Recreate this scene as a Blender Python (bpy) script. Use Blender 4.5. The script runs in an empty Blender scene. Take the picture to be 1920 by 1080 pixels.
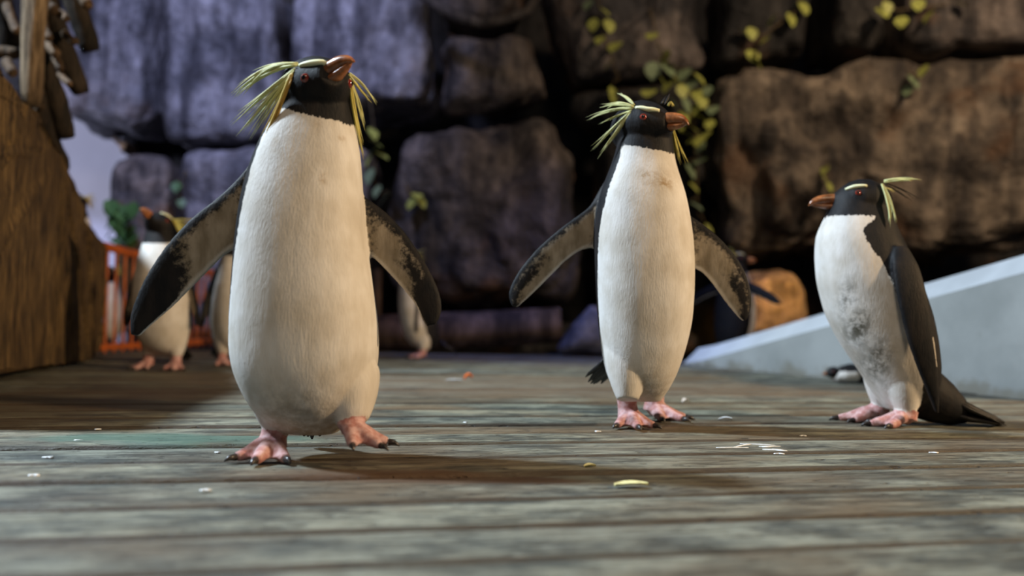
import bpy, bmesh, math, random
import numpy as np
from mathutils import Vector, Matrix
from mathutils.bvhtree import BVHTree
random.seed(7); rng = np.random.default_rng(7)
scn = bpy.context.scene
COL = scn.collection

# ---------------------------------------------------------------- camera, world, lights, exposure
F = 1950.0                                   # focal length in pixels of a 1920 wide frame
CAM = Vector((0, 0, 0.195))
PITCH = math.atan((592 - 540) / F); ROLL = 0.020
fw = Vector((0, math.cos(PITCH), math.sin(PITCH)))
rt = Vector((math.cos(ROLL), -math.sin(ROLL) * math.sin(PITCH), math.sin(ROLL) * math.cos(PITCH)))
up = rt.cross(fw)
cam_d = bpy.data.cameras.new('camera'); cam = bpy.data.objects.new('camera', cam_d); COL.objects.link(cam)
m3 = Matrix((rt, up, -fw)).transposed()
cam.matrix_world = Matrix.Translation(CAM) @ m3.to_4x4()
cam_d.sensor_width = 36; cam_d.lens = 36 * F / 1920; cam_d.clip_start = 0.02
cam_d.dof.use_dof = True; cam_d.dof.focus_distance = 1.56; cam_d.dof.aperture_fstop = 2.6
scn.camera = cam

world = bpy.data.worlds.new('world'); scn.world = world; world.use_nodes = True
bg = world.node_tree.nodes['Background']; bg.inputs[0].default_value = (0.50, 0.58, 0.80, 1); bg.inputs[1].default_value = 0.05

def spot(name, loc, target, energy, color, angle=60, size=0.15, blend=0.5):
    d = bpy.data.lights.new(name, 'SPOT'); d.energy = energy; d.color = color
    d.spot_size = math.radians(angle); d.spot_blend = blend; d.shadow_soft_size = size
    o = bpy.data.objects.new(name, d); COL.objects.link(o); o.location = loc
    o.rotation_euler = (Vector(target) - Vector(loc)).to_track_quat('-Z', 'Y').to_euler(); return o
def area(name, loc, target, energy, color, size):
    d = bpy.data.lights.new(name, 'AREA'); d.energy = energy; d.color = color; d.shape = 'DISK'; d.size = size
    o = bpy.data.objects.new(name, d); COL.objects.link(o); o.location = loc
    o.rotation_euler = (Vector(target) - Vector(loc)).to_track_quat('-Z', 'Y').to_euler(); return o
spot('cool_ceiling_spot', (-4.0, 2.1, 4.2), (0.5, 2.2, 0.1), 2700, (0.72, 0.86, 1.0), 46, 0.22)
spot('warm_side_spot', (4.3, 0.75, 2.0), (0.0, 1.9, 0.2), 860, (1.0, 0.70, 0.40), 60, 0.10)
area('warm_front_fill', (0.4, -1.1, 3.5), (0.0, 1.9, 0.2), 42, (1.0, 0.77, 0.52), 1.0)
spot('blue_rock_spot', (-1.3, 2.9, 3.6), (-1.9, 6.0, 1.6), 760, (0.52, 0.58, 1.0), 58, 0.2, 0.9)
spot('warm_rock_spot', (3.1, 3.0, 3.4), (2.0, 6.0, 1.1), 380, (1.0, 0.74, 0.50), 75, 0.2, 0.9)
spot('blue_rear_spot', (0.35, 3.9, 3.2), (0.45, 5.0, 0.3), 210, (0.10, 0.24, 1.0), 46, 0.1, 0.8)
scn.view_settings.view_transform = 'Standard'; scn.view_settings.look = 'None'
scn.view_settings.exposure = 0.0; scn.view_settings.gamma = 1.0; scn.view_settings.use_curve_mapping = False

# ---------------------------------------------------------------- pixel helpers
def ray(x, y): return fw + rt * ((x - 960) / F) - up * ((y - 540) / F)
def gp(x, y, z=0.0):
    d = ray(x, y); t = (z - CAM.z) / d.z; return CAM + d * t
def at(x, y, Y):
    d = ray(x, y); return CAM + d * (Y / d.y)
def on_plane(x, y, p0, n):
    d = ray(x, y); return CAM + d * ((p0 - CAM).dot(n) / d.dot(n))

# ---------------------------------------------------------------- generic builders
def tag(o, label=None, cat=None, group=None, kind=None):
    for k, v in (('label', label), ('category', cat), ('group', group), ('kind', kind)):
        if v: o[k] = v
    return o
def link(name, me, mat=None, parent=None):
    o = bpy.data.objects.new(name, me); COL.objects.link(o)
    if mat and me is not None and not me.materials: me.materials.append(mat)
    if parent: o.parent = parent
    return o
def empty(name, loc=(0, 0, 0), rz=0.0):
    o = bpy.data.objects.new(name, None); COL.objects.link(o); o.location = loc; o.rotation_euler = (0, 0, rz)
    o.empty_display_size = 0.05; return o
def mesh(verts, faces, smooth=True, name='mesh'):
    me = bpy.data.meshes.new(name); me.from_pydata([tuple(v) for v in verts], [], faces); me.update()
    if smooth: me.polygons.foreach_set('use_smooth', [True] * len(me.polygons))
    return me
def fattr(me, name, vals):
    a = me.attributes.new(name, 'FLOAT', 'POINT'); a.data.foreach_set('value', np.asarray(vals, dtype=np.float32))
def loft(rings):
    """rings: n x m x 3, closed loops, capped both ends -> verts, faces"""
    rings = np.asarray(rings); n, m = rings.shape[:2]
    V = list(map(tuple, rings.reshape(-1, 3))); Fc = []
    for i in range(n - 1):
        for j in range(m):
            k = (j + 1) % m
            Fc.append((i * m + j, i * m + k, (i + 1) * m + k, (i + 1) * m + j))
    a = len(V); V.append(tuple(rings[0].mean(0))); b = len(V); V.append(tuple(rings[-1].mean(0)))
    for j in range(m):
        k = (j + 1) % m
        Fc.append((a, k, j)); Fc.append((b, (n - 1) * m + j, (n - 1) * m + k))
    return V, Fc
def tube(path, radii, m=10, flat=1.0, updir=None):
    P = [Vector(p) for p in path]; rings = []
    for i, p in enumerate(P):
        t = (P[min(i + 1, len(P) - 1)] - P[max(i - 1, 0)]).normalized()
        u = Vector(updir) if updir else Vector((0, 0, 1))
        if abs(t.dot(u)) > 0.96: u = Vector((0, 1, 0)) if abs(t.y) < 0.9 else Vector((1, 0, 0))
        a = t.cross(u).normalized(); b = a.cross(t).normalized()
        r = radii[i] if hasattr(radii, '__len__') else radii
        rings.append([tuple(p + a * (r * math.cos(q)) + b * (r * flat * math.sin(q))) for q in np.linspace(0, 2 * math.pi, m, endpoint=False)])
    return loft(rings)
def join(parts):
    V = []; Fc = []
    for v, f in parts:
        o = len(V); V += list(v); Fc += [tuple(i + o for i in q) for q in f]
    return V, Fc
def _hash(ix, iy, iz, s):
    h = (ix * 374761393 + iy * 668265263 + iz * 2147483647 + s * 974711) & 0xffffffff
    h = ((h ^ (h >> 13)) * 1274126177) & 0xffffffff
    return ((h ^ (h >> 16)) & 0xffff) / 65535.0
def vnoise(P, s=0):
    P = np.asarray(P, dtype=float); I = np.floor(P).astype(np.int64); f = P - I; f = f * f * (3 - 2 * f); r = 0
    for dx in (0, 1):
        for dy in (0, 1):
            for dz in (0, 1):
                w = (f[:, 0] if dx else 1 - f[:, 0]) * (f[:, 1] if dy else 1 - f[:, 1]) * (f[:, 2] if dz else 1 - f[:, 2])
                r = r + w * _hash(I[:, 0] + dx, I[:, 1] + dy, I[:, 2] + dz, s)
    return r * 2 - 1
def fbm(P, oct=4, s=0):
    r = 0; a = 1.0; P = np.asarray(P, dtype=float)
    for k in range(oct): r = r + a * vnoise(P, s + k * 17); a *= 0.5; P = P * 2.03 + 11.3
    return r
def bevel_box(sx, sy, sz, b, seg=2):
    bm = bmesh.new(); bmesh.ops.create_cube(bm, size=1)
    for v in bm.verts: v.co = Vector((v.co.x * sx, v.co.y * sy, v.co.z * sz))
    if b: bmesh.ops.bevel(bm, geom=list(bm.edges), offset=b, segments=seg, affect='EDGES', profile=0.6)
    me = bpy.data.meshes.new('box'); bm.to_mesh(me); bm.free(); return me

# ---------------------------------------------------------------- materials
class NT:
    def __init__(s, name):
        s.mat = bpy.data.materials.new(name); s.mat.use_nodes = True; s.t = s.mat.node_tree
        s.b = s.t.nodes['Principled BSDF']
    def n(s, typ, **kw):
        nd = s.t.nodes.new(typ)
        for k, v in kw.items():
            if hasattr(nd, k): setattr(nd, k, v)
        return nd
    def l(s, a, b): s.t.links.new(a, b)
    def put(s, sock, v):
        if isinstance(v, (int, float, tuple, list)): sock.default_value = (*v, 1) if isinstance(v, (tuple, list)) and len(v) == 3 and sock.type == 'RGBA' else v
        else: s.l(v, sock)
    def math(s, op, a, b=0.0, clamp=False):
        nd = s.n('ShaderNodeMath', operation=op); nd.use_clamp = clamp
        s.put(nd.inputs[0], a); s.put(nd.inputs[1], b); return nd.outputs[0]
    def mix(s, f, a, b):
        nd = s.n('ShaderNodeMix', data_type='RGBA'); s.put(nd.inputs[0], f); s.put(nd.inputs[6], a); s.put(nd.inputs[7], b); return nd.outputs[2]
    def mul(s, f, a, b):
        nd = s.n('ShaderNodeMix', data_type='RGBA', blend_type='MULTIPLY'); s.put(nd.inputs[0], f); s.put(nd.inputs[6], a); s.put(nd.inputs[7], b); return nd.outputs[2]
    def step(s, v, lo, hi):
        nd = s.n('ShaderNodeMapRange', interpolation_type='SMOOTHSTEP'); s.put(nd.inputs[0], v)
        nd.inputs[1].default_value = lo; nd.inputs[2].default_value = hi; return nd.outputs[0]
    def attr(s, name): return s.n('ShaderNodeAttribute', attribute_name=name).outputs['Fac']
    def coord(s, kind='Object', scale=(1, 1, 1), rnd=False):
        tc = s.n('ShaderNodeTexCoord'); mp = s.n('ShaderNodeMapping'); s.l(tc.outputs[kind], mp.inputs[0]); mp.inputs[3].default_value = scale
        if rnd:
            oi = s.n('ShaderNodeObjectInfo'); v = s.n('ShaderNodeVectorMath', operation='SCALE')
            v.inputs[0].default_value = (37.0, 11.0, 53.0); s.l(oi.outputs['Random'], v.inputs[3]); s.l(v.outputs[0], mp.inputs[1])
        return mp.outputs[0]
    def noise(s, vec, scale=5, detail=4, rough=0.55, dist=0.0):
        nd = s.n('ShaderNodeTexNoise'); s.l(vec, nd.inputs['Vector']); nd.inputs['Scale'].default_value = scale
        nd.inputs['Detail'].default_value = detail; nd.inputs['Roughness'].default_value = rough; nd.inputs['Distortion'].default_value = dist
        return nd.outputs[0]
    def bump(s, h, strength=0.3, dist=0.01):
        nd = s.n('ShaderNodeBump'); nd.inputs['Strength'].default_value = strength; nd.inputs['Distance'].default_value = dist
        s.l(h, nd.inputs['Height']); s.l(nd.outputs[0], s.b.inputs['Normal'])
    def out(s, col, rough=0.6, spec=0.5):
        s.put(s.b.inputs['Base Color'], col); s.put(s.b.inputs['Roughness'], rough); s.b.inputs['Specular IOR Level'].default_value = spec
        return s.mat

def mat_plain(name, col, rough=0.6, spec=0.5, var=0.25, scale=30, bump=0.15):
    m = NT(name); v = m.coord('Object', rnd=True); n = m.noise(v, scale, 4)
    c = m.mix(m.step(n, 0.3, 0.7), tuple(x * (1 - var) for x in col), tuple(min(1, x * (1 + var)) for x in col))
    m.bump(n, bump, 0.004); return m.out(c, rough, spec)

def mat_penguin():
    m = NT('penguin_plumage')
    o = m.coord('Object'); fine = m.noise(m.coord('Object', (1, 1, 0.22)), 420, 3, 0.6)
    mid = m.noise(m.coord('Object', (1, 1, 0.35)), 60, 3); low = m.noise(o, 14, 3)
    white = m.mix(m.step(low, 0.35, 0.7), (0.62, 0.585, 0.53), (0.74, 0.725, 0.70))
    white = m.mul(0.5, white, m.mix(m.step(mid, 0.3, 0.65), (0.80, 0.78, 0.74), (1, 1, 1)))
    c = m.mix(m.attr('f_beige'), white, m.mix(m.step(mid, 0.3, 0.7), (0.20, 0.165, 0.115), (0.36, 0.31, 0.24)))
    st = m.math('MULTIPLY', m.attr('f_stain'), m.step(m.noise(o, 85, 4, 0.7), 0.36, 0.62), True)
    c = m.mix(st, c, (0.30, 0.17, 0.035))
    dt = m.math('MULTIPLY', m.attr('f_dirt'), m.step(m.noise(o, 50, 5, 0.7), 0.36, 0.60), True)
    c = m.mix(dt, c, (0.055, 0.050, 0.030))
    blk = m.mix(m.step(mid, 0.3, 0.7), (0.004, 0.005, 0.007), (0.014, 0.012, 0.012))
    jag = m.math('MULTIPLY', m.math('SUBTRACT', m.noise(m.coord('Object', (1, 1, 0.5)), 170, 4, 0.65), 0.5), 0.014)
    jag2 = m.math('MULTIPLY', m.math('SUBTRACT', m.noise(o, 95, 6, 0.75), 0.5), 0.036)
    fa = m.step(m.math('ADD', m.attr('f_dark'), jag), -0.0011, 0.0011); fb = m.step(m.math('ADD', m.attr('f_dark'), jag2), -0.006, 0.004)
    mx = m.n('ShaderNodeMix', data_type='FLOAT'); m.put(mx.inputs[0], m.step(m.attr('f_beige'), 0.1, 0.3)); m.put(mx.inputs[2], fa); m.put(mx.inputs[3], fb); fac = mx.outputs[0]
    c = m.mix(fac, c, blk)
    pn = m.step(m.math('ADD', m.attr('f_pink'), m.math('MULTIPLY', jag, 0.35)), -0.001, 0.001)
    pinkc = m.mix(m.step(m.noise(o, 90, 3), 0.35, 0.65), (0.42, 0.19, 0.17), (0.60, 0.39, 0.38))
    c = m.mix(pn, c, pinkc)
    m.bump(m.math('ADD', fine, mid), 0.28, 0.003)
    return m.out(c, m.math('ADD', 0.52, m.math('MULTIPLY', low, 0.2)), 0.20)
def mat_crest():
    m = NT('crest_feather'); t = m.attr('tone')
    c = m.mix(m.step(t, -0.6, -0.2), (0.85, 0.86, 0.55), (0.60, 0.62, 0.30)); c = m.mix(m.step(t, 0.0, 0.5), c, (0.52, 0.45, 0.10)); c = m.mix(m.step(t, 0.5, 0.8), c, (0.50, 0.25, 0.045))
    c = m.mix(m.step(t, 0.85, 0.95), c, (0.015, 0.015, 0.015))
    n = m.noise(m.coord('Object'), 300, 2); m.bump(n, 0.2, 0.001); return m.out(c, 0.45, 0.4)
def mat_wood_deck():
    m = NT('weathered_deck_wood')
    v = m.coord('Object', (1, 1, 1), True)
    def st(sx, sy, sc, d=5, r=0.6, ds=0.0):
        mp = m.n('ShaderNodeMapping'); m.l(v, mp.inputs[0]); mp.inputs[3].default_value = (sx, sy, sy); return m.noise(mp.outputs[0], sc, d, r, ds)
    grain = st(7, 55, 1, 5, 0.65, 0.4); fib = st(16, 90, 1, 5, 0.72); blot = st(8, 14, 1, 6, 0.70); pits = st(26, 70, 1, 4, 0.65); big = st(2.2, 3.2, 1, 3)
    c = m.mix(m.step(blot, 0.36, 0.62), (0.078, 0.088, 0.080), (0.280, 0.292, 0.235))
    c = m.mix(m.step(big, 0.42, 0.68), c, (0.155, 0.122, 0.080))
    oi = m.n('ShaderNodeObjectInfo'); c = m.mul(1.0, c, m.mix(oi.outputs['Random'], (0.80, 0.82, 0.84), (1.12, 1.08, 0.98)))
    c = m.mul(0.5, c, m.mix(m.step(grain, 0.32, 0.60), (0.35, 0.33, 0.30), (1.1, 1.1, 1.1)))
    c = m.mul(0.65, c, m.mix(m.step(fib, 0.38, 0.54), (0.25, 0.23, 0.20), (1.1, 1.1, 1.1)))
    pt = m.step(pits, 0.62, 0.68); c = m.mix(m.math('MULTIPLY', pt, 0.8), c, (0.02, 0.018, 0.016))
    # worn brown edges along the joints
    ed = m.attr('edge'); c = m.mix(m.math('MULTIPLY', m.step(m.math('ADD', ed, m.math('MULTIPLY', m.math('SUBTRACT', blot, 0.5), 0.5)), 0.88, 1.02), 0.85), c, (0.042, 0.028, 0.018))
    # stains of green algae and tan, and two shadows painted as brown patches
    g = m.n('ShaderNodeNewGeometry'); sp = m.n('ShaderNodeSeparateXYZ'); m.l(g.outputs['Position'], sp.inputs[0])
    wob = m.noise(g.outputs['Position'], 9, 4)
    def patch(c, cx, cy, rx, ry, col, amt):
        a = m.math('DIVIDE', m.math('SUBTRACT', sp.outputs[0], cx), rx); b = m.math('DIVIDE', m.math('SUBTRACT', sp.outputs[1], cy), ry)
        d = m.math('ADD', m.math('MULTIPLY', a, a), m.math('MULTIPLY', b, b)); d = m.math('ADD', d, m.math('MULTIPLY', m.math('SUBTRACT', wob, 0.5), 1.6))
        return m.mix(m.math('MULTIPLY', m.step(m.math('SUBTRACT', 1.0, d), 0.0, 0.8), amt), c, col)
    c = patch(c, -0.52, 1.56, 0.26, 0.10, (0.075, 0.155, 0.118), 0.75)
    c = patch(c, -0.12, 1.25, 0.28, 0.05, (0.085, 0.045, 0.022), 0.8)  # paints the big penguin's cast shadow into the board colour
    c = patch(c, -0.90, 2.20, 0.35, 0.70, (0.065, 0.042, 0.024), 0.6)  # left wall's shadow on the deck, painted dark brown
    c = patch(c, 0.05, 2.95, 1.2, 0.55, (0.19, 0.14, 0.09), 0.5)
    h = m.math('ADD', m.math('MULTIPLY', grain, 0.6), m.math('SUBTRACT', m.math('MULTIPLY', fib, 0.8), m.math('MULTIPLY', pt, 0.5)))
    m.bump(h, 0.9, 0.008)
    return m.out(c, m.math('ADD', 0.42, m.math('MULTIPLY', blot, 0.3)), 0.45)
def mat_rock(name, lo, hi, rust=0.5):
    m = NT(name); v = m.coord('Object', (1, 1, 1), True)
    mp = m.n('ShaderNodeMapping'); m.l(v, mp.inputs[0]); mp.inputs[3].default_value = (2.6, 2.6, 0.45)
    stv = m.noise(mp.outputs[0], 2.6, 5, 0.62, 0.5); a = m.noise(v, 3.2, 6, 0.62); b = m.noise(v, 14, 6, 0.66); r = m.noise(v, 2.1, 4)
    c = m.mix(m.step(a, 0.34, 0.64), lo, hi)
    c = m.mul(0.85, c, m.mix(m.step(stv, 0.36, 0.60), (0.16, 0.16, 0.19), (1.15, 1.15, 1.15)))
    c = m.mul(0.6, c, m.mix(m.step(b, 0.35, 0.6), (0.45, 0.43, 0.42), (1.1, 1.1, 1.1)))
    c = m.mix(m.math('MULTIPLY', m.step(r, 0.56, 0.68), rust), c, (0.16, 0.075, 0.028))
    m.bump(m.math('ADD', m.math('MULTIPLY', a, 1.4), b), 0.8, 0.05); return m.out(c, 0.6, 0.4)
def mat_bark(name, lo, hi, sc=60):
    m = NT(name); v = m.coord('Object', (1, 1, 0.12), True); f = m.noise(v, sc, 5, 0.7); g = m.noise(m.coord('Object', (1, 1, 0.5), True), 7, 4)
    c = m.mix(m.step(f, 0.36, 0.66), lo, hi); c = m.mul(0.8, c, m.mix(m.step(g, 0.35, 0.65), (0.45, 0.42, 0.40), (1, 1, 1)))
    m.bump(f, 0.9, 0.012); return m.out(c, 0.75, 0.3)
def mat_wallpaint():
    m = NT('painted_concrete'); v = m.coord('Object'); n = m.noise(v, 3, 5, 0.6); d = m.noise(m.coord('Object', (1, 1, 1)), 11, 5, 0.7)
    sp = m.n('ShaderNodeSeparateXYZ'); tc = m.n('ShaderNodeTexCoord'); m.l(tc.outputs['Object'], sp.inputs[0])
    c = m.mix(m.step(n, 0.35, 0.7), (0.215, 0.23, 0.225), (0.29, 0.305, 0.30))
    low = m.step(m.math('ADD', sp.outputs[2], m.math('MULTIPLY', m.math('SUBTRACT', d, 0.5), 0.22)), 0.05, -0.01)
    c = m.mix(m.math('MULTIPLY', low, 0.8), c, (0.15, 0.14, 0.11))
    c = m.mix(m.math('MULTIPLY', m.step(d, 0.66, 0.74), 0.5), c, (0.17, 0.17, 0.16)); m.bump(d, 0.15, 0.01); return m.out(c, 0.6, 0.4)
M = {}
M['pen'] = mat_penguin(); M['crest'] = mat_crest(); M['deck'] = mat_wood_deck()
M['beak'] = mat_plain('beak_horn', (0.30, 0.105, 0.035), 0.28, 0.6, 0.45, 90, 0.15)
M['claw'] = mat_plain('claw_horn', (0.035, 0.03, 0.028), 0.35, 0.5, 0.3, 200, 0.1)
M['iris'] = mat_plain('eye_iris', (0.20, 0.022, 0.012), 0.06, 0.8, 0.2, 300, 0.0)
M['pupil'] = mat_plain('eye_pupil', (0.004, 0.004, 0.004), 0.05, 0.8, 0.0, 300, 0.0)
M['tail'] = mat_plain('tail_feather', (0.013, 0.012, 0.012), 0.5, 0.35, 0.4, 300, 0.3)
M['rock_blue'] = mat_rock('rock_grey_blue', (0.10, 0.10, 0.115), (0.30, 0.29, 0.31), 0.25)
M['rock_mid'] = mat_rock('rock_grey_brown', (0.05, 0.048, 0.052), (0.24, 0.20, 0.175), 0.6)
M['rock_brown'] = mat_rock('rock_brown', (0.070, 0.055, 0.043), (0.29, 0.235, 0.175), 0.5)
M['rock_tan'] = mat_rock('rock_tan', (0.20, 0.12, 0.06), (0.42, 0.28, 0.16), 0.3)
M['rock_deep'] = mat_rock('rock_deep_grey', (0.036, 0.034, 0.037), (0.20, 0.165, 0.145), 0.6)
M['rock_dark'] = mat_rock('rock_dark', (0.015, 0.015, 0.016), (0.055, 0.05, 0.045), 0.5)
M['slab'] = mat_bark('fibrous_slab', (0.020, 0.012, 0.006), (0.260, 0.165, 0.065), 85)
M['pole'] = mat_bark('pole_wood', (0.085, 0.055, 0.028), (0.30, 0.215, 0.13), 60)
M['darklog'] = mat_bark('dark_log', (0.010, 0.008, 0.006), (0.045, 0.032, 0.021), 40)
M['stub'] = mat_bark('pale_stub', (0.05, 0.03, 0.015), (0.16, 0.10, 0.055), 50)
M['log'] = mat_bark('floor_log', (0.05, 0.033, 0.024), (0.19, 0.13, 0.10), 14)
M['paint'] = mat_wallpaint()
M['coping'] = mat_plain('painted_coping', (0.44, 0.47, 0.50), 0.55, 0.4, 0.10, 6, 0.1)  # paler colour for chamfer and top than for the wall face
M['white_wall'] = mat_plain('white_plaster', (0.62, 0.62, 0.66), 0.7, 0.3, 0.06, 3, 0.05)
M['orange'] = mat_plain('orange_plastic', (0.50, 0.115, 0.020), 0.45, 0.5, 0.25, 20, 0.05)
M['leaf'] = mat_plain('vine_leaf', (0.40, 0.43, 0.10), 0.5, 0.4, 0.5, 9, 0.1)
M['leaf_green'] = mat_plain('dark_green_leaf', (0.045, 0.11, 0.03), 0.5, 0.4, 0.4, 9, 0.1)
M['leaf_blue'] = mat_plain('grey_green_leaf', (0.22, 0.29, 0.16), 0.5, 0.4, 0.3, 9, 0.1)
M['stem'] = mat_plain('vine_stem', (0.11, 0.08, 0.04), 0.7, 0.3, 0.3, 40, 0.2)
M['petal'] = mat_plain('pale_yellow_petal', (0.80, 0.77, 0.40), 0.5, 0.4, 0.3, 60, 0.1)
M['orange_bit'] = mat_plain('orange_scrap', (0.70, 0.17, 0.03), 0.5, 0.4, 0.3, 60, 0.1)
M['guano'] = mat_plain('white_dropping', (0.70, 0.72, 0.72), 0.5, 0.4, 0.15, 200, 0.2)
M['earth'] = mat_plain('dark_ground', (0.016, 0.012, 0.009), 0.9, 0.2, 0.4, 12, 0.4)
M['branch'] = mat_bark('grey_root', (0.055, 0.05, 0.05), (0.20, 0.175, 0.155), 25)

# ---------------------------------------------------------------- the setting: deck of planks
ANG = math.radians(14.2); U = Vector((math.cos(ANG), math.sin(ANG), 0)); Vv = Vector((-math.sin(ANG), math.cos(ANG), 0))
def deck(u, v, z=0.0): return U * u + Vv * v + Vector((0, 0, z))
floor = link('floor', bevel_box(16, 14, 0.04, 0), M['earth']); floor.location = deck(0, 4.5, -0.085); floor.rotation_euler.z = ANG
tag(floor, 'walkway deck of weathered grey planks', None, None, 'structure')
floor_inv = Matrix.Translation(floor.location) @ Matrix.Rotation(ANG, 4, 'Z'); floor_inv = floor_inv.inverted()
joints = [0.805, 0.94, 1.084, 1.246, 1.391, 1.543, 1.668, 1.807]
v = 0.805
while v > -0.9: v -= 0.145; joints.insert(0, v)
while joints[-1] < 5.15: joints.append(joints[-1] + 0.142 + rng.uniform(-0.006, 0.006))
def plank_mesh(w, L):
    n = 24; xs = np.linspace(-L / 2, L / 2, n); g = 0.0058; b = 0.006; ph = rng.uniform(0, 50)
    prof = [(-w / 2 + g, -0.04, 1), (-w / 2 + g, -b, 1), (-w / 2 + g + b * .35, -b * .3, 1), (-w / 2 + g + b, 0, 1), (-w / 4, 0.0006, .5), (0, 0.001, 0), (w / 4, 0.0006, .5), (w / 2 - g - b, 0, 1), (w / 2 - g - b * .35, -b * .3, 1), (w / 2 - g, -b, 1), (w / 2 - g, -0.04, 1)]
    V = []; Fc = []; E = []; k = len(prof)
    for i, x in enumerate(xs):
        wob = 0.0016 * math.sin(x * 3.1 + ph) + 0.001 * math.sin(x * 9 + ph * 2); dz = 0.0009 * math.sin(x * 2.3 + ph * 3)
        for (y, z, e) in prof: V.append((x, y + (wob if e == 1 else 0) * (1 if y > 0 else -1) * 0.6, z + dz)); E.append(e)
    for i in range(n - 1):
        for j in range(k - 1): Fc.append((i * k + j, (i + 1) * k + j, (i + 1) * k + j + 1, i * k + j + 1))
        Fc.append((i * k + k - 1, (i + 1) * k + k - 1, (i + 1) * k, i * k))
    Fc.append(tuple(range(k))); Fc.append(tuple((n - 1) * k + j for j in reversed(range(k))))
    me = mesh(V, Fc, True); fattr(me, 'edge', E); return me
for i in range(len(joints) - 1):
    w = joints[i + 1] - joints[i]; vc = (joints[i + 1] + joints[i]) / 2
    ul, ur = (-2.2, 2.0)
    me = plank_mesh(w, ur - ul); p = link('plank', me, M['deck'], floor)
    p.matrix_parent_inverse = floor_inv; p.location = deck((ul + ur) / 2, vc, rng.uniform(-0.0012, 0.0012)); p.rotation_euler = (rng.uniform(-.004, .004), 0, ANG)

# ---------------------------------------------------------------- back of the grotto
back = link('wall_back', bevel_box(14, 0.3, 6, 0), M['rock_dark']); back.location = (0, 7.4, 2.9); tag(back, 'dark rock face behind the boulders', None, None, 'structure')
pw = at(185, 340, 6.75); wp = link('wall_panel', bevel_box(1.6, 0.06, 1.9, 0.01), M['white_wall']); wp.location = (at(246, 340, 6.87).x - 0.8, 6.9, pw.z - 0.1)
wp.name = 'wall_side'; tag(wp, 'white plaster wall in the gap between boulders', None, None, 'structure')
spot('panel_spot', (pw.x - 0.7, 4.6, 1.35), tuple(pw), 130, (0.68, 0.71, 1.0), 60, 0.1, 0.8)  # unseen spot added so that light reaches the white wall

# low sloping wall on the right
A = gp(1286, 684); B = gp(1920, 746); dirw = (B - A); dirw.z = 0; dl = dirw.length; dirw.normalize(); nrm = Vector((-dirw.y, dirw.x, 0)) * -1
if nrm.x < 0: nrm = -nrm            # away from the walkway
hB = 0.195 + (611 - 510) / F * B.y; slope = hB / dl
V = []; Fc = []
prof_n = 14; Lw = dl * 1.16
for i in range(prof_n + 1):
    s = Lw * i / prof_n - 0.02; h = max(0.004, slope * s) ; b = A + dirw * s; c = 0.078
    for (o, z) in ((0, -0.03), (0, h), (c * 0.95, h + c * 0.86), (c + 0.02, h + c * 0.88), (0.30, h + c * 0.88), (0.30, -0.03)):
        q = b + nrm * o; V.append((q.x - A.x, q.y - A.y, z))
for i in range(prof_n):
    for j in range(6): Fc.append((i * 6 + j, i * 6 + (j + 1) % 6, (i + 1) * 6 + (j + 1) % 6, (i + 1) * 6 + j))
Fc.append(tuple(range(6))[::-1]); Fc.append(tuple(prof_n * 6 + j for j in range(6)))
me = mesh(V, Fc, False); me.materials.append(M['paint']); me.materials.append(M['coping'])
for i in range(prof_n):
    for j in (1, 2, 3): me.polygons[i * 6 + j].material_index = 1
bm = bmesh.new(); bm.from_mesh(me); bmesh.ops.recalc_face_normals(bm, faces=bm.faces); bm.to_mesh(me); bm.free()
ramp = link('wall_right', me); ramp.location = (A.x, A.y, 0); tag(ramp, 'low white concrete wall with chamfered top rising along the deck', None, None, 'structure')

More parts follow.
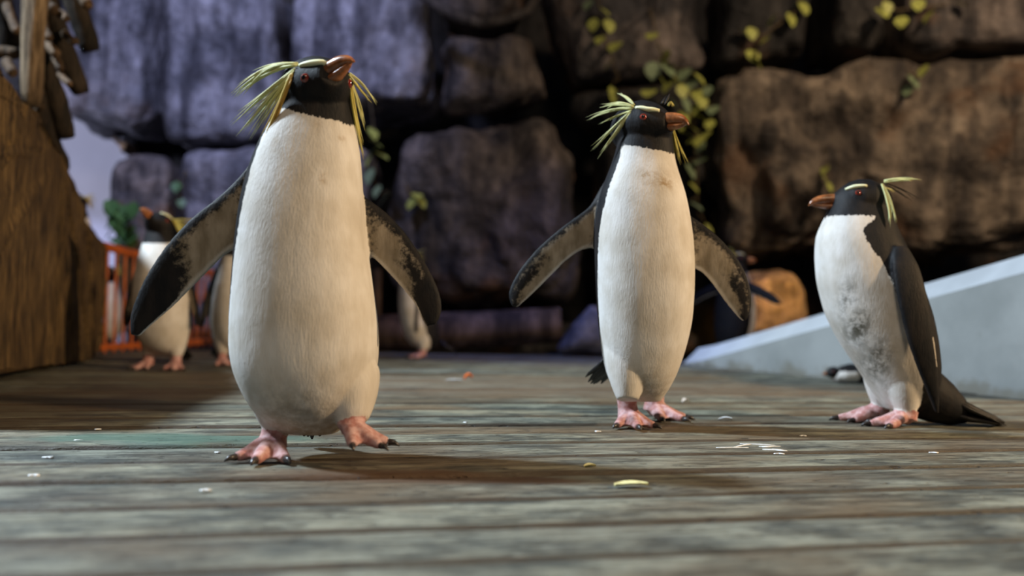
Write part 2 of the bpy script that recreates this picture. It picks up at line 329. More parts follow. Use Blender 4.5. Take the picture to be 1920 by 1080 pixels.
# ---------------------------------------------------------------- boulders
def boulder(pts, Y, depth, mat, label, amp=0.05, p=4.5, seed=0, group='boulders of the rock wall', nf=1.0, name='boulder'):
    P = np.array([tuple(at(x, y, Y)) for x, y in pts]); c = P.mean(0); Q = P[:, [0, 2]] - c[[0, 2]]
    th = np.arctan2(Q[:, 1], Q[:, 0])
    m = 96; n = 60; T = np.linspace(-math.pi, math.pi, m, endpoint=False); R = np.zeros(m)
    k = len(Q)
    for j, t in enumerate(T):               # exact radial distance to the outline
        d = np.array((math.cos(t), math.sin(t))); best = 0
        for a in range(k):
            q0 = Q[a]; e = Q[(a + 1) % k] - q0; den = d[0] * e[1] - d[1] * e[0]
            if abs(den) < 1e-9: continue
            s = (q0[0] * e[1] - q0[1] * e[0]) / den; w = (q0[0] * d[1] - q0[1] * d[0]) / den
            if s > 0 and -1e-6 <= w <= 1 + 1e-6: best = max(best, s)
        R[j] = best
    for _ in range(2): R = 0.5 * R + 0.25 * (np.roll(R, 1) + np.roll(R, -1))
    V = []
    for i in range(1, n):
        f = math.pi * i / n; cz = math.cos(f); rr = max(0.0, 1 - abs(cz) ** p) ** (1 / p) if i else 0
        # even spacing over the front face
        tt = i / n
        if tt < 0.5: q = tt * 2; rr = math.sin(q * math.pi / 2) ** 0.8 * 1.0; dz = -((max(0.0, 1 - rr ** p)) ** (1 / p))
        else: q = (1 - tt) * 2; rr = math.sin(q * math.pi / 2) ** 0.8; dz = ((max(0.0, 1 - rr ** p)) ** (1 / p))
        for j in range(m): V.append((R[j] * rr * math.cos(T[j]), dz * depth / 2, R[j] * rr * math.sin(T[j])))
    V = np.array(V); V *= np.array((.985, 1, .985)); S = V + np.array(c) * 1.0 + seed * 7.7
    d1 = fbm(S * (2.2 * nf), 4, seed); d2 = fbm(S * np.array((7, 7, 3.5)) * nf, 3, seed + 5)
    rid = -np.abs(fbm(S * np.array((1.9, 1.9, 1.3)) * nf, 3, seed + 9))
    disp = amp * (1.0 * d1 + 0.5 * d2 + 1.0 * rid) - amp * .35
    rad = V / (np.linalg.norm(V / np.array((R.mean(), depth / 2, R.mean())), axis=1, keepdims=True) + 1e-6)
    nn = V / np.array((R.mean(), depth / 2, R.mean())) ** 2; nn /= np.linalg.norm(nn, axis=1, keepdims=True) + 1e-9
    V = V + nn * disp[:, None]
    rings = V.reshape(n - 1, m, 3); vv, ff = loft(rings)
    me = mesh(vv, ff); bm = bmesh.new(); bm.from_mesh(me); bmesh.ops.recalc_face_normals(bm, faces=bm.faces); bm.to_mesh(me); bm.free()
    o = link(name, me, mat); o.location = (c[0], Y + depth / 2, c[2]); tag(o, label, 'rock', group); return o
RB, RM, RW, RD = M['rock_blue'], M['rock_mid'], M['rock_brown'], M['rock_dark']
boulder([(90, -70), (268, -70), (280, 40), (274, 140), (280, 212), (235, 234), (150, 222), (90, 228)], 6.0, .8, RB, 'blue-lit grey boulder above the white gap beside the log canopy', .05, 5, 1)
boulder([(286, -70), (520, -70), (524, 100), (514, 262), (400, 272), (298, 270), (284, 200)], 5.95, .8, RB, 'tall blue-grey boulder with vertical streaks left of the big penguin head', .05, 6, 2)
boulder([(527, -70), (805, -70), (822, 60), (814, 192), (740, 206), (690, 216), (600, 232), (527, 240)], 5.95, .8, RB, 'pale blue-grey boulder behind the raised beak of the big penguin', .06, 5, 3)
boulder([(818, 60), (860, 55), (930, 58), (985, 45), (1030, 110), (1048, 170), (1000, 192), (900, 202), (822, 196)], 5.9, .7, RM, 'streaked grey boulder under the sagging grey root', .05, 5, 4)
boulder([(812, -80), (985, -80), (978, 15), (930, 42), (860, 40), (820, 20)], 6.1, .6, RM, 'boulder above the sagging grey root', .04, 5, 5)
boulder([(998, -80), (1325, -80), (1346, 64), (1332, 126), (1250, 138), (1072, 150), (1044, 80)], 6.0, .8, RM, 'broad boulder behind the hanging vine with yellow leaves', .05, 5, 6)
boulder([(1350, -80), (1538, -80), (1546, 90), (1480, 104), (1400, 122), (1348, 114)], 6.1, .8, RD, 'dark boulder with a leafy vine over its face', .04, 5, 7)
boulder([(1564, -80), (1672, -80), (1672, 66), (1645, 96), (1562, 94)], 6.15, .7, RD, 'narrow dark boulder between two upright cracks', .04, 5, 8)
boulder([(1702, -80), (2010, -80), (2030, 76), (1850, 90), (1736, 98), (1698, 70)], 6.0, .8, RM, 'boulder above the long straight crack over the big brown boulder', .05, 5, 9)
boulder([(1062, 164), (1150, 150), (1330, 140), (1342, 195), (1300, 236), (1100, 232), (1066, 205)], 6.0, .6, RD, 'flat dark boulder behind the penguin looking right', .03, 5, 10)
boulder([(735, 262), (800, 236), (880, 216), (960, 204), (1045, 216), (1090, 290), (1112, 420), (1106, 530), (1080, 588), (950, 592), (820, 590), (730, 580), (694, 480), (700, 340)], 5.75, .9, M['rock_deep'], 'large round-topped dark boulder between the two walking penguins', .07, 4.5, 11)
boulder([(1120, 258), (1200, 256), (1318, 258), (1330, 400), (1326, 560), (1250, 600), (1124, 590), (1118, 420)], 6.1, .8, RD, 'dark shadowed boulder behind the body of the penguin looking right', .05, 5, 12)
boulder([(1342, 134), (1420, 100), (1560, 88), (1700, 86), (2060, 66), (2060, 460), (1850, 484), (1720, 498), (1600, 482), (1500, 472), (1420, 486), (1364, 450), (1334, 300)], 5.7, .9, RW, 'huge rough brown boulder above the low white wall', .10, 6, 13, nf=1.3)
boulder([(196, 292), (240, 280), (312, 284), (318, 360), (314, 450), (306, 640), (215, 640), (204, 430)], 5.7, .5, RM, 'small dark greenish stone beside the white gap', .03, 9, 14)
boulder([(196, 246), (244, 264), (240, 282), (226, 294), (214, 274)], 6.5, .25, M['rock_tan'], 'small tan stone wedged at the top of the white gap', .012, 4, 31)  # stone added to stand for warm light on the white wall
boulder([(322, 272), (470, 264), (556, 262), (560, 640), (420, 640), (325, 640), (316, 380)], 5.8, .6, RB, 'grey stone block behind the outstretched flipper of the big penguin', .04, 6, 15)
boulder([(566, 250), (690, 256), (700, 320), (690, 420), (690, 650), (566, 650)], 5.9, .6, RM, 'stone block behind the body of the big penguin', .04, 6, 16)
boulder([(690, 596), (900, 604), (1120, 600), (1330, 600), (1330, 680), (690, 680)], 6.3, .5, RD, 'low dark ledge of rock in the hollow behind the log', .03, 5, 17)
boulder([(1032, 672), (1058, 612), (1108, 566), (1180, 560), (1232, 600), (1250, 672)], 5.0, .4, RB, 'blue-grey floor boulder half hidden by the penguin looking right', .03, 3, 18, 'loose boulders on the floor')
boulder([(1395, 530), (1440, 500), (1500, 500), (1530, 540), (1535, 650), (1400, 650)], 5.35, .5, RW, 'brown boulder in orange light behind the low white wall', .03, 4, 19, 'loose boulders on the floor')
boulder([(-80, -80), (80, -80), (86, 60), (80, 190), (-80, 190)], 6.1, .7, RD, 'dark boulder behind the log canopy', .04, 5, 20)
boulder([(716, 600), (735, 585), (765, 592), (778, 630), (774, 668), (716, 668)], 5.3, .3, RW, 'small ochre stone in the hollow beside the log', .02, 3, 21, 'loose boulders on the floor')
spot('grotto_lamp', (1.32, 4.75, 0.75), tuple(at(1480, 560, 5.35)), 55, (1.0, 0.46, 0.05), 60, 0.05, 0.8)
spot('hollow_lamp', (-0.45, 5.15, 0.75), tuple(at(735, 620, 5.4)), 2.2, (1.0, 0.5, 0.12), 60, 0.04, 0.8)

# log, root, post
lp = [at(x, y, 5.2) for x, y in ((690, 640), (780, 634), (880, 632), (980, 628), (1052, 622))]
lv, lf = tube(lp, [.085, .09, .092, .09, .086], 28); lv = np.array(lv); lv += (fbm(lv * np.array((3, 14, 14)), 3, 3) * .009)[:, None] * np.array((0, .6, .8))
lc = lv.mean(0); lg = link('floor_log', mesh(lv - lc, lf), M['log']); lg.location = lc; lg.location.z = max(lg.location.z, -float((lv - lc)[:, 2].min()) - 0.004)
tag(lg, 'brown weathered log lying on the floor under the big dark boulder', 'log')
rp = [at(x, y, 5.62) for x, y in ((770, -30), (805, 2), (850, 28), (900, 42), (945, 38), (990, 20), (1010, -15))]
rv, rf = tube(rp, [.026, .03, .032, .03, .026, .024, .022], 12); rv = np.array(rv) + (fbm(np.array(rv) * 9, 2, 4) * .006)[:, None]
tag(link('hanging_root', mesh(rv, rf), M['branch']), 'sagging grey root hanging across the top of the rock wall', 'root')
pv, pf = tube([at(706, 655, 5.45), at(707, 590, 5.46), at(709, 505, 5.47)], [.022, .021, .02], 12)
tag(link('wooden_post', mesh(pv, pf), M['stub']), 'thin tan wooden post standing just right of the big penguin', 'post')

# ---------------------------------------------------------------- left: fibrous slabs, pole, log canopy
W0 = gp(0, 718); W1 = gp(185, 672); wd = (W1 - W0).normalized(); wn = Vector((wd.y, -wd.x, 0)).normalized()
def slab(pts, off, th, label):
    P = [on_plane(x, y, W0 + wn * off, wn) for x, y in pts]; c = sum(P, Vector()) / len(P)
    # rough the outline: subdivide and jitter
    Q = []
    for i, p in enumerate(P):
        q = P[(i + 1) % len(P)]; n = max(1, int((q - p).length / 0.035))
        for k in range(n):
            r = p.lerp(q, k / n); r = r + wd * rng.uniform(-.006, .006) * (k > 0) + Vector((0, 0, rng.uniform(-.006, .006) * (k > 0))); Q.append(r - c)
    bm = bmesh.new(); vs = [bm.verts.new(q) for q in Q]; f = bm.faces.new(vs)
    bmesh.ops.triangulate(bm, faces=[f]); bmesh.ops.subdivide_edges(bm, edges=list(bm.edges), cuts=3, use_grid_fill=True); bmesh.ops.triangulate(bm, faces=list(bm.faces))
    for vtx in bm.verts:
        if not vtx.is_boundary: vtx.co += wn * float(rng.uniform(-.003, .007))
    g = bmesh.ops.extrude_face_region(bm, geom=list(bm.faces)); nv = [e for e in g['geom'] if isinstance(e, bmesh.types.BMVert)]
    for vtx in nv: vtx.co -= wn * th
    bmesh.ops.recalc_face_normals(bm, faces=bm.faces); me = bpy.data.meshes.new('slab'); bm.to_mesh(me); bm.free()
    zmin = min(vv.co.z for vv in me.vertices)
    o = link('bark_slab', me, M['slab']); o.location = c
    if c.z + zmin < 0.05: o.location.z = max(c.z, 0.002 - zmin)
    return tag(o, label, 'slab', 'fibrous slabs of the left wall')
slab([(-260, 800), (-260, 330), (-60, 322), (2, 322), (44, 216), (74, 236), (80, 264), (92, 286), (118, 312), (121, 334), (130, 346), (136, 380), (157, 400), (160, 432), (168, 445), (172, 690), (0, 718)], 0, .14, 'large rough brown fibrous slab leaning along the left edge of the deck')
slab([(150, 420), (172, 440), (176, 455), (196, 470), (199, 520), (194, 600), (186, 672), (150, 688)], -0.04, .12, 'narrow fibrous slab end beside the orange fence')
slab([(-260, 340), (-260, 60), (-60, 110), (0, 125), (16, 170), (44, 194), (46, 216), (4, 324), (-100, 335)], 0.0, .14, 'upper fibrous slab at the foot of the pale pole')
AX = []                                     # axes and radii of the poles already standing
def seg_gap(a0, a1, ra, b0, b1, rb):
    t = np.linspace(0, 1, 25); A_ = np.array(a0)[None] + t[:, None] * np.array(a1 - a0)[None]; B_ = np.array(b0)[None] + t[:, None] * np.array(b1 - b0)[None]
    return float(np.linalg.norm(A_[:, None] - B_[None], axis=2).min()) - ra - rb
def pole(name, p0, p1, Y0, Y1, w0, w1, mat, label, group=None, amp=.004, parent=None):
    a = at(*p0, Y0); b = at(*p1, Y1); n = 14
    if name == 'canopy_stub':               # slide in depth until it just presses on what holds it
        ra = w0 / 2 * Y0 / F; best = None
        for k in range(-60, 61):
            dy = k * .004; g = min(seg_gap(at(*p0, Y0 + dy), at(*p1, Y1 + dy), ra, *q) for q in AX); cost = abs(g + .003) * 40 + abs(dy)
            if best is None or cost < best[0]: best = (cost, dy)
        Y0 += best[1]; Y1 += best[1]; a = at(*p0, Y0); b = at(*p1, Y1)
    AX.append((a, b, max(w0 * Y0, w1 * Y1) / 2 / F))
    r = np.linspace(w0 / 2 * Y0 / F, w1 / 2 * Y1 / F, n); path = [a.lerp(b, i / (n - 1)) for i in range(n)]
    r[-1] *= .8; r[0] *= .8
    v, f = tube(path, r, 20); v = np.array(v); v = v + (fbm(v * np.array((22, 22, 6)), 3, int(p0[0]) % 50) * amp)[:, None]
    c = np.array(b if b.z < a.z else a); o = link(name, mesh(v - c, f), mat); o.location = c
    return tag(o, label, 'pole' if name == 'upright_pole' else 'log', group)
pole('upright_pole', (72, -160), (58, 200), 2.98, 3.0, 52, 40, M['pole'], 'pale upright wooden pole rising from the fibrous slabs', amp=.005)
CG = 'dark logs of the canopy'
pole('canopy_log', (95, -130), (172, 96), 3.35, 3.45, 46, 40, M['darklog'], 'dark canopy log whose end reaches furthest out over the rocks', CG)
pole('canopy_log', (62, -60), (152, 176), 3.25, 3.4, 44, 38, M['darklog'], 'dark canopy log with its end just below the outermost log', CG)
pole('canopy_log', (60, 40), (126, 258), 3.2, 3.38, 40, 36, M['darklog'], 'dark canopy log ending above the white gap', CG)
pole('canopy_log', (52, 150), (112, 318), 3.22, 3.46, 40, 40, M['darklog'], 'lowest dark canopy log resting behind the large slab', CG)
pole('canopy_log', (-30, -110), (26, 90), 3.2, 3.3, 44, 40, M['darklog'], 'dark canopy log left of the pale pole', CG)
pole('cross_beam', (-90, 92), (36, 100), 3.25, 3.28, 26, 24, M['stub'], 'brown horizontal beam running into the pale pole')
for k, (x, y, dx, dy, w) in enumerate([(92, 12, 16, 10, 24), (118, 30, 12, 8, 16), (132, 72, 14, 10, 16), (98, 92, 14, 14, 20), (108, 118, 10, 18, 16), (124, 150, 10, 12, 14), (20, 128, 10, 12, 22), (66, 210, 18, -14, 12), (150, -10, 24, 30, 26), (24, 40, 14, 30, 18), (86, 60, 8, 20, 16)]):
    pole('canopy_stub', (x - dx, y - dy), (x + dx * .7, y + dy * .7), 3.22, 3.16, w, w * .9, M['stub'], 'short pale branch stub jammed between the dark canopy logs', 'pale stubs in the canopy', .003)

# ---------------------------------------------------------------- orange fence
fx0 = gp(150, 668); fx1 = gp(428, 648); fr = empty('orange_fence', fx0); tag(fr, 'low orange slatted fence at the end of the deck', 'fence')
nsl = 20; fd = fx1 - fx0
def fbox(name, a, b, w, t):
    d = (b - a); L = d.length; me = bevel_box(w, t, L, min(w, t) * .25, 1); o = link(name, me, M['orange'], fr)
    mid = (a + b) / 2 - fr.location; q = d.to_track_quat('Z', 'Y')
    ang = math.atan2(fd.y, fd.x); o.location = mid
    if abs(d.normalized().z) > .9: o.rotation_euler = (0, 0, ang)
    else: o.rotation_mode = 'QUATERNION'; o.rotation_quaternion = q
    return o
zt0 = 0.47; zt1 = 0.385
for i in range(nsl):
    t = (i + .5) / nsl; a = fx0 + fd * t; z1 = zt0 + (zt1 - zt0) * t
    fbox('slat', a + Vector((0, 0, .006)), a + Vector((0, 0, z1 - .02)), .014, .010)
fbox('top_rail', fx0 + Vector((0, -.004, zt0 - .012)), fx1 + Vector((0, -.004, zt1 - .012)), .022, .034)
fbox('bottom_rail', fx0 + Vector((0, .012, .03)), fx1 + Vector((0, .012, .03)), .012, .024)

# ---------------------------------------------------------------- penguins
class Pen:
    """collects closed lofts with per-vertex plumage fields, then fuses them into one continuous skin"""
    K = ('dark', 'pink', 'beige', 'stain', 'dirt')
    def __init__(s, name, base, rz, label, group=None):
        s.root = empty(name, base, rz); tag(s.root, label, 'penguin', group)
        s.MW = Matrix.Translation(base) @ Matrix.Rotation(rz, 4, 'Z'); s.MI = s.MW.inverted(); s.V = []; s.F = []; s.f = {k: [] for k in s.K}; s.base = Vector(base)
    def L(s, p): return s.MI @ Vector(p)
    def px(s, x, y, dy=0.0): return s.L(at(x, y, s.base.y + dy))
    def add(s, vf, **fields):
        v, f = vf; o = len(s.V); s.V += [tuple(q) for q in v]; s.F += [tuple(i + o for i in q) for q in f]
        for k in s.K:
            d = fields.get(k, {'dark': -.05, 'pink': -.05}.get(k, 0.0))
            s.f[k] += (list(d) if hasattr(d, '__len__') else [d] * len(v))
    def torso(s, rows, thr, neck, stains=(), dirts=(), twist=0.0):
        """rows: (z, xc, hw, yf, yb) bottom to top; thr: (z, depth fraction where black begins); neck: plane z0, slope x, slope y"""
        R = np.array(sorted(rows)); zz = np.linspace(R[0, 0], R[-1, 0], 70); T = np.stack([np.interp(zz, R[:, 0], R[:, k]) for k in range(5)], 1)
        for _ in range(6): T[1:-1, 1:] = .5 * T[1:-1, 1:] + .25 * (T[:-2, 1:] + T[2:, 1:])
        a = np.linspace(0, 2 * math.pi, 56, endpoint=False); e = .86
        cx = np.sign(np.cos(a)) * np.abs(np.cos(a)) ** e; sy = np.sign(np.sin(a)) * np.abs(np.sin(a)) ** e
        rings = []; 
        for (z, xc, hw, yf, yb) in T: rings.append(np.stack([xc + hw * cx, (yf + yb) / 2 + (yb - yf) / 2 * sy, np.full(56, z)], 1))
        v, f = loft(rings); Vn = np.array(v); th = np.array(thr)
        q = np.interp(Vn[:, 2], th[:, 0], th[:, 1]); yf = np.interp(Vn[:, 2], T[:, 0], T[:, 3]); yb = np.interp(Vn[:, 2], T[:, 0], T[:, 4])
        dk = Vn[:, 1] - (yf + q * (yb - yf)) - twist * Vn[:, 0]; nk = (Vn[:, 2] - (neck[0] + neck[1] * Vn[:, 0] + neck[2] * Vn[:, 1])) * 1.0
        xc = np.interp(Vn[:, 2], T[:, 0], T[:, 1]); st = np.zeros(len(Vn)); dt = np.zeros(len(Vn))
        for (c, r, w) in stains: st = np.maximum(st, w * np.exp(-(((Vn - np.array(c)) / np.array(r)) ** 2).sum(1)))
        for (c, r, w) in dirts: dt = np.maximum(dt, w * np.exp(-(((Vn - np.array(c)) / np.array(r)) ** 2).sum(1)))
        s.add((v, f), dark=np.maximum(dk, nk), stain=st, dirt=dt)
    def head(s, H, fwd, sc=1.0, roll=0.0):
        H = Vector(H); f = Vector(fwd).normalized(); r = f.cross(Vector((0, 0, 1))).normalized(); u = r.cross(f)
        s.hd = (H, f, r, u, sc)
        tab = [(-.058, .012, .012, -.004), (-.050, .028, .027, -.004), (-.036, .040, .037, -.003), (-.015, .0465, .043, 0), (.006, .0465, .043, 0), (.024, .041, .037, -.001), (.038, .031, .029, -.003), (.048, .022, .021, -.005), (.055, .015, .016, -.006)]
        a = np.linspace(0, 2 * math.pi, 28, endpoint=False)
        rings = [[tuple(H + f * (q * sc) + r * (w * sc * math.cos(t)) + u * ((o + h * math.sin(t)) * sc)) for t in a] for q, w, h, o in tab]
        s.add(loft(rings), dark=.05)
    def hl(s, q, lat, upv):
        H, f, r, u, sc = s.hd; return H + f * (q * sc) + r * (lat * sc) + u * (upv * sc)
    def flipper(s, lead, trail, pale, thick=.0065, tipdark=.78, band=.16, mid=0.0, rim=1.0):
        """lead/trail: local 3D points root to tip; pale: direction of the pale under side"""
        n = 46; t = np.linspace(0, 1, n)
        def rs(P):
            P = np.array([tuple(p) for p in P]); d = np.r_[0, np.cumsum(np.linalg.norm(np.diff(P, axis=0), axis=1))]; d /= d[-1]
            Q = np.stack([np.interp(t, d, P[:, k]) for k in range(3)], 1)
            for _ in range(5): Q[1:-1] = .5 * Q[1:-1] + .25 * (Q[:-2] + Q[2:])
            return Q
        A = rs(lead); B = rs(trail); pale = np.array(pale, float); us = (1 - np.cos(np.linspace(0, math.pi, 14))) / 2; rings = []; dk = []; bg = []
        for i in range(n):
            ch = B[i] - A[i]; sp = (A[min(i + 1, n - 1)] - A[max(i - 1, 0)]); nr = np.cross(ch, sp); nr /= np.linalg.norm(nr) + 1e-9
            if nr.dot(pale) < 0: nr = -nr
            T = thick * (1.15 - .45 * t[i]); ring = []
            for side, uu in ((1, us), (-1, us[::-1][1:-1])):
                for u in uu:
                    w = 2 * math.sqrt(max(0, u * (1 - u))) ** .8
                    ring.append(A[i] + ch * u + nr * side * T * (w * .9 + .12) + nr * (-.006 * math.sin(math.pi * t[i])))
                    tt = t[i]
                    if side > 0:
                        d = max(band * (1 + .5 * tt) - u, (tt - tipdark) * 1.6 - .5 * max(0, u - .75), ((.16 - tt) * 1.2 if u > .35 else (.20 - tt) * 1.2))
                        if mid: d = max(d, min(.17 - abs(u - .42), (tt - mid) * 1.2))
                        if u > .955: d = -.3
                    else: d = .3 if u < .94 or (rim < 1 and not .55 < tt < .72) or u < rim - .2 else -.3
                    dk.append(d * .06); bg.append(1.0 if u < .93 else .25)
            rings.append(ring)
        dk += [.02, .02]; bg += [1, 1]; s.add(loft(rings), dark=dk, beige=bg)
    def leg(s, hip, ankle, r0, r1, furz=0.0):
        """feathered thigh from inside the body to just above the ankle, then the bare shank"""
        hip = Vector(hip); ankle = Vector(ankle); n = 12; path = [hip.lerp(ankle, i / (n - 1)) for i in range(n)]
        v, f = tube(path, [(r1 + (r0 - r1) * (1 - (i / (n - 1)) ** 2.4)) * math.sin(min(1, .12 + i / (n - 1) * 2.2) * math.pi / 2) for i in range(n)], 22); s.add((v, f))
    def foot(s, ankle, heel, yaw, size=1.0, tilt=0.0, claws=True):
        """shank from ankle to heel, three webbed toes forward; yaw 0 = local -Y"""
        ankle = Vector(ankle); heel = Vector(heel)
        s.add(tube([ankle + (ankle - heel) * .35, ankle, ankle.lerp(heel, .5), heel], [.0165 * size, .0155 * size, .0165 * size, .019 * size], 16), pink=.05)
        f = Vector((math.sin(yaw), -math.cos(yaw), 0)); r = Vector((math.cos(yaw), math.sin(yaw), 0)); tl = math.tan(tilt)
        tips = []
        for a, ln in ((-.62, .050), (0.02, .060), (.64, .052)):
            d = (f * math.cos(a) + r * math.sin(a)); d = (d + Vector((0, 0, -tl))).normalized(); ln *= size
            p = [heel - d * .006 + Vector((0, 0, .004)), heel + d * ln * .35 + Vector((0, 0, .0015)), heel + d * ln * .7 + Vector((0, 0, -.006 * size)), heel + d * ln + Vector((0, 0, -.009 * size))]
            s.add(tube(p, [.0135 * size, .0105 * size, .0085 * size, .0062 * size], 14, .95), pink=.05); tips.append((p[-1], d))
        for i in (0, 1):
            (p0, d0), (p1, d1) = tips[i], tips[i + 1]; m = (p0 + p1) / 2 - (d0 + d1) * .009 * size; web = []
            for k in range(9):
                w = k / 8; a0 = heel + Vector((0, 0, -.001)); e = p0.lerp(p1, w); e = e - (d0 + d1) * (.5 * .018 * size * math.sin(math.pi * w)) + Vector((0, 0, .001)); web.append((a0, e))
            rings = []
            for q in np.linspace(.05, 1, 7):
                top = [a0.lerp(e, q) + Vector((0, 0, .0035)) for a0, e in web]; bot = [a0.lerp(e, q) - Vector((0, 0, .0035)) for a0, e in reversed(web)]
                rings.append([tuple(x) for x in top + bot])
            s.add(loft(rings), pink=.05)
        if claws: s.claws = getattr(s, 'claws', []) + [(p, d, size) for p, d in tips]
    def finish(s, voxel=.0026, smooth=4):
        src = mesh(s.V, s.F); tmp = bpy.data.objects.new('tmp', src); COL.objects.link(tmp)
        bm = bmesh.new(); bm.from_mesh(src); bmesh.ops.recalc_face_normals(bm, faces=bm.faces); bm.to_mesh(src); bm.free()
        md = tmp.modifiers.new('r', 'REMESH'); md.mode = 'VOXEL'; md.voxel_size = voxel; md.use_smooth_shade = True
        ms = tmp.modifiers.new('s', 'SMOOTH'); ms.factor = .5; ms.iterations = smooth
        dg = bpy.context.evaluated_depsgraph_get(); me = bpy.data.meshes.new_from_object(tmp.evaluated_get(dg)); bpy.data.objects.remove(tmp); 
        s.bvh = BVHTree.FromPolygons([Vector(v) for v in s.V], s.F); n = len(me.vertices); co = np.zeros(n * 3); me.vertices.foreach_get('co', co); co = co.reshape(-1, 3)
        Fi = np.zeros((n, 4), int)
        for i in range(n):
            fi = s.bvh.find_nearest(Vector(co[i]))[2]; q = s.F[fi]; Fi[i] = (*q, q[0]) if len(q) == 3 else q
        SV = np.array(s.V); w = 1 / (np.linalg.norm(SV[Fi] - co[:, None], axis=2) + 1e-5) ** 2; w /= w.sum(1, keepdims=True)
        for k in s.K: fattr(me, 'f_' + k, (np.array(s.f[k])[Fi] * w).sum(1))
        me.polygons.foreach_set('use_smooth', [True] * len(me.polygons)); me.materials.clear()
        s.body = link('body', me, M['pen'], s.root)
        s.bvh = BVHTree.FromPolygons([Vector(c) for c in co], [tuple(p.vertices) for p in me.polygons])
        for (p, d, size) in getattr(s, 'claws', []):
            b = p + d * .001 * size; e = p + d * .016 * size + Vector((0, 0, -.0035 * size)); mdp = b.lerp(e, .55) + Vector((0, 0, .002 * size))
            link('claw', mesh(*tube([b, mdp, e], [.0046 * size, .0034 * size, .0008], 8)), M['claw'], s.root)
    def cast(s, x, y):
        o = s.MI @ CAM; d = (s.MI.to_3x3() @ ray(x, y)).normalized(); h = s.bvh.ray_cast(o, d); return (h[0], h[1]) if h[0] else (None, None)
    def near(s, p): h = s.bvh.find_nearest(Vector(p)); return h[0], h[1]
    def beak(s, length=.05, w=.0125, fw2=None, gape=.0):
        H, f, r, u, sc = s.hd; f2 = Vector(fw2).normalized() if fw2 else f; r2 = f2.cross(Vector((0, 0, 1))).normalized(); u2 = r2.cross(f2)
        b = s.hl(.044, 0, -.004); L = length * sc; w = w * sc
        def part(name, tab):
            a = np.linspace(0, 2 * math.pi, 18, endpoint=False)
            rings = [[tuple(b + f2 * (q * L) + r2 * (ww * w * math.cos(t)) + u2 * ((o + hh * math.sin(t)) * w)) for t in a] for q, ww, hh, o in tab]
            return link(name, mesh(*loft(rings)), M['beak'], s.root)
        part('upper_bill', [(-.22, .95, .85, .35), (.0, 1.0, .85, .40), (.25, .92, .78, .42), (.5, .78, .70, .40), (.7, .6, .60, .30), (.86, .42, .48, .10), (.96, .26, .34, -.16), (1.02, .1, .14, -.42)])
        part('lower_bill', [(-.2, .82, .5, -.62), (.0, .85, .5, -.62), (.3, .72, .42, -.58), (.6, .52, .33, -.48), (.8, .34, .24, -.38), (.9, .16, .12, -.32)])
    def eyes(s, q=.016, lat=.05, upv=.010, r=.0062, px=None):
        if px:
            h, _ = s.cast(*px)
            if h is not None:
                H, f_, r_, u_, sc_ = s.hd; d_ = (h - H) / sc_; q, lat, upv = d_.dot(f_), abs(d_.dot(r_)), d_.dot(u_)
        for sd in (-1, 1):
            p, nrm = s.near(s.hl(q, sd * lat, upv))
            if p is None: continue
            sc = s.hd[4]; r0 = r * sc; c = p - nrm * r0 * .45; tq = nrm.to_track_quat('Z', 'Y'); V = []; n = 18; k = 10
            rings = [[tuple(c + tq @ Vector((r0 * math.sin(a) * math.cos(t), r0 * math.sin(a) * math.sin(t), r0 * math.cos(a)))) for t in np.linspace(0, 2 * math.pi, n, endpoint=False)] for a in np.linspace(.04, math.pi - .04, k * 2)]
            e = link('eye', mesh(*loft(rings)), M['iris'], s.root)
            rings = [[tuple(c + tq @ Vector((r0 * 1.02 * math.sin(a) * math.cos(t), r0 * 1.02 * math.sin(a) * math.sin(t), r0 * 1.02 * math.cos(a)))) for t in np.linspace(0, 2 * math.pi, n, endpoint=False)] for a in np.linspace(.02, .5, 5)]
            link('pupil', mesh(*loft(rings)), M['pupil'], e)
    def strands(s, name, keys, jit=.004, dens=5, root=None):
        jit = jit * 0.95; dens = int(dens * 1.5)
        """keys: (p0, p1, p2, width, tone) in local space; each key spawns a few neighbours"""
        parts = []; tones = []
        for (p0, p1, p2, w, tone) in keys:
            p0, p1, p2 = Vector(p0), Vector(p1), Vector(p2)
            for d in range(dens):
                j = lambda a: Vector(rng.normal(0, a, 3)); L = rng.uniform(.78, 1.05) if d else 1.0
                a, b, c = p0 + j(jit * .35), p1 + j(jit * .7), p1.lerp(p2, L) * .25 + p0.lerp(p2, L) * .75 + j(jit) if d else p2
                if d: c = p0.lerp(p2, L) + (p2 - p0).length * .0 * j(1) + j(jit)
                n = 9; path = []
                for i in range(n):
                    t = i / (n - 1); path.append(a * (1 - t) ** 2 + b * 2 * t * (1 - t) + c * t * t)
                ww = w * rng.uniform(.45, .85); rad = [ww * (.55 + .6 * math.sin(math.pi * min(1, .12 + .78 * (i / (n - 1))))) * (1 - (i / (n - 1)) ** 3 * .92) for i in range(n)]
                v, f = tube(path, rad, 6, .45, (0, -1, 0)); parts.append((v, f)); tones += [tone + (rng.uniform(-.35, .15) if tone < .5 else rng.uniform(-.08, .08))] * len(v)
        v, f = join(parts); me = mesh(v, f); fattr(me, 'tone', tones); return link(name, me, M['crest'], s.root)
    def brow(s, pts, w=.0045):
        P = []; 
        for p in pts:
            q, nrm = s.near(p); P.append(q + nrm * .0008)
        n = 12; path = [];
        for i in range(n):
            t = i / (n - 1) * (len(P) - 1); k = min(int(t), len(P) - 2); path.append(P[k].lerp(P[k + 1], t - k))
        path = [s.near(p)[0] + s.near(p)[1] * .0006 for p in path]
        v, f = tube(path, [w * (.5 + .6 * math.sin(math.pi * (.1 + .85 * i / (n - 1)))) for i in range(n)], 10, .8); me = mesh(v, f); fattr(me, 'tone', [-1.0] * len(v)); return link('brow_stripe', me, M['crest'], s.root)
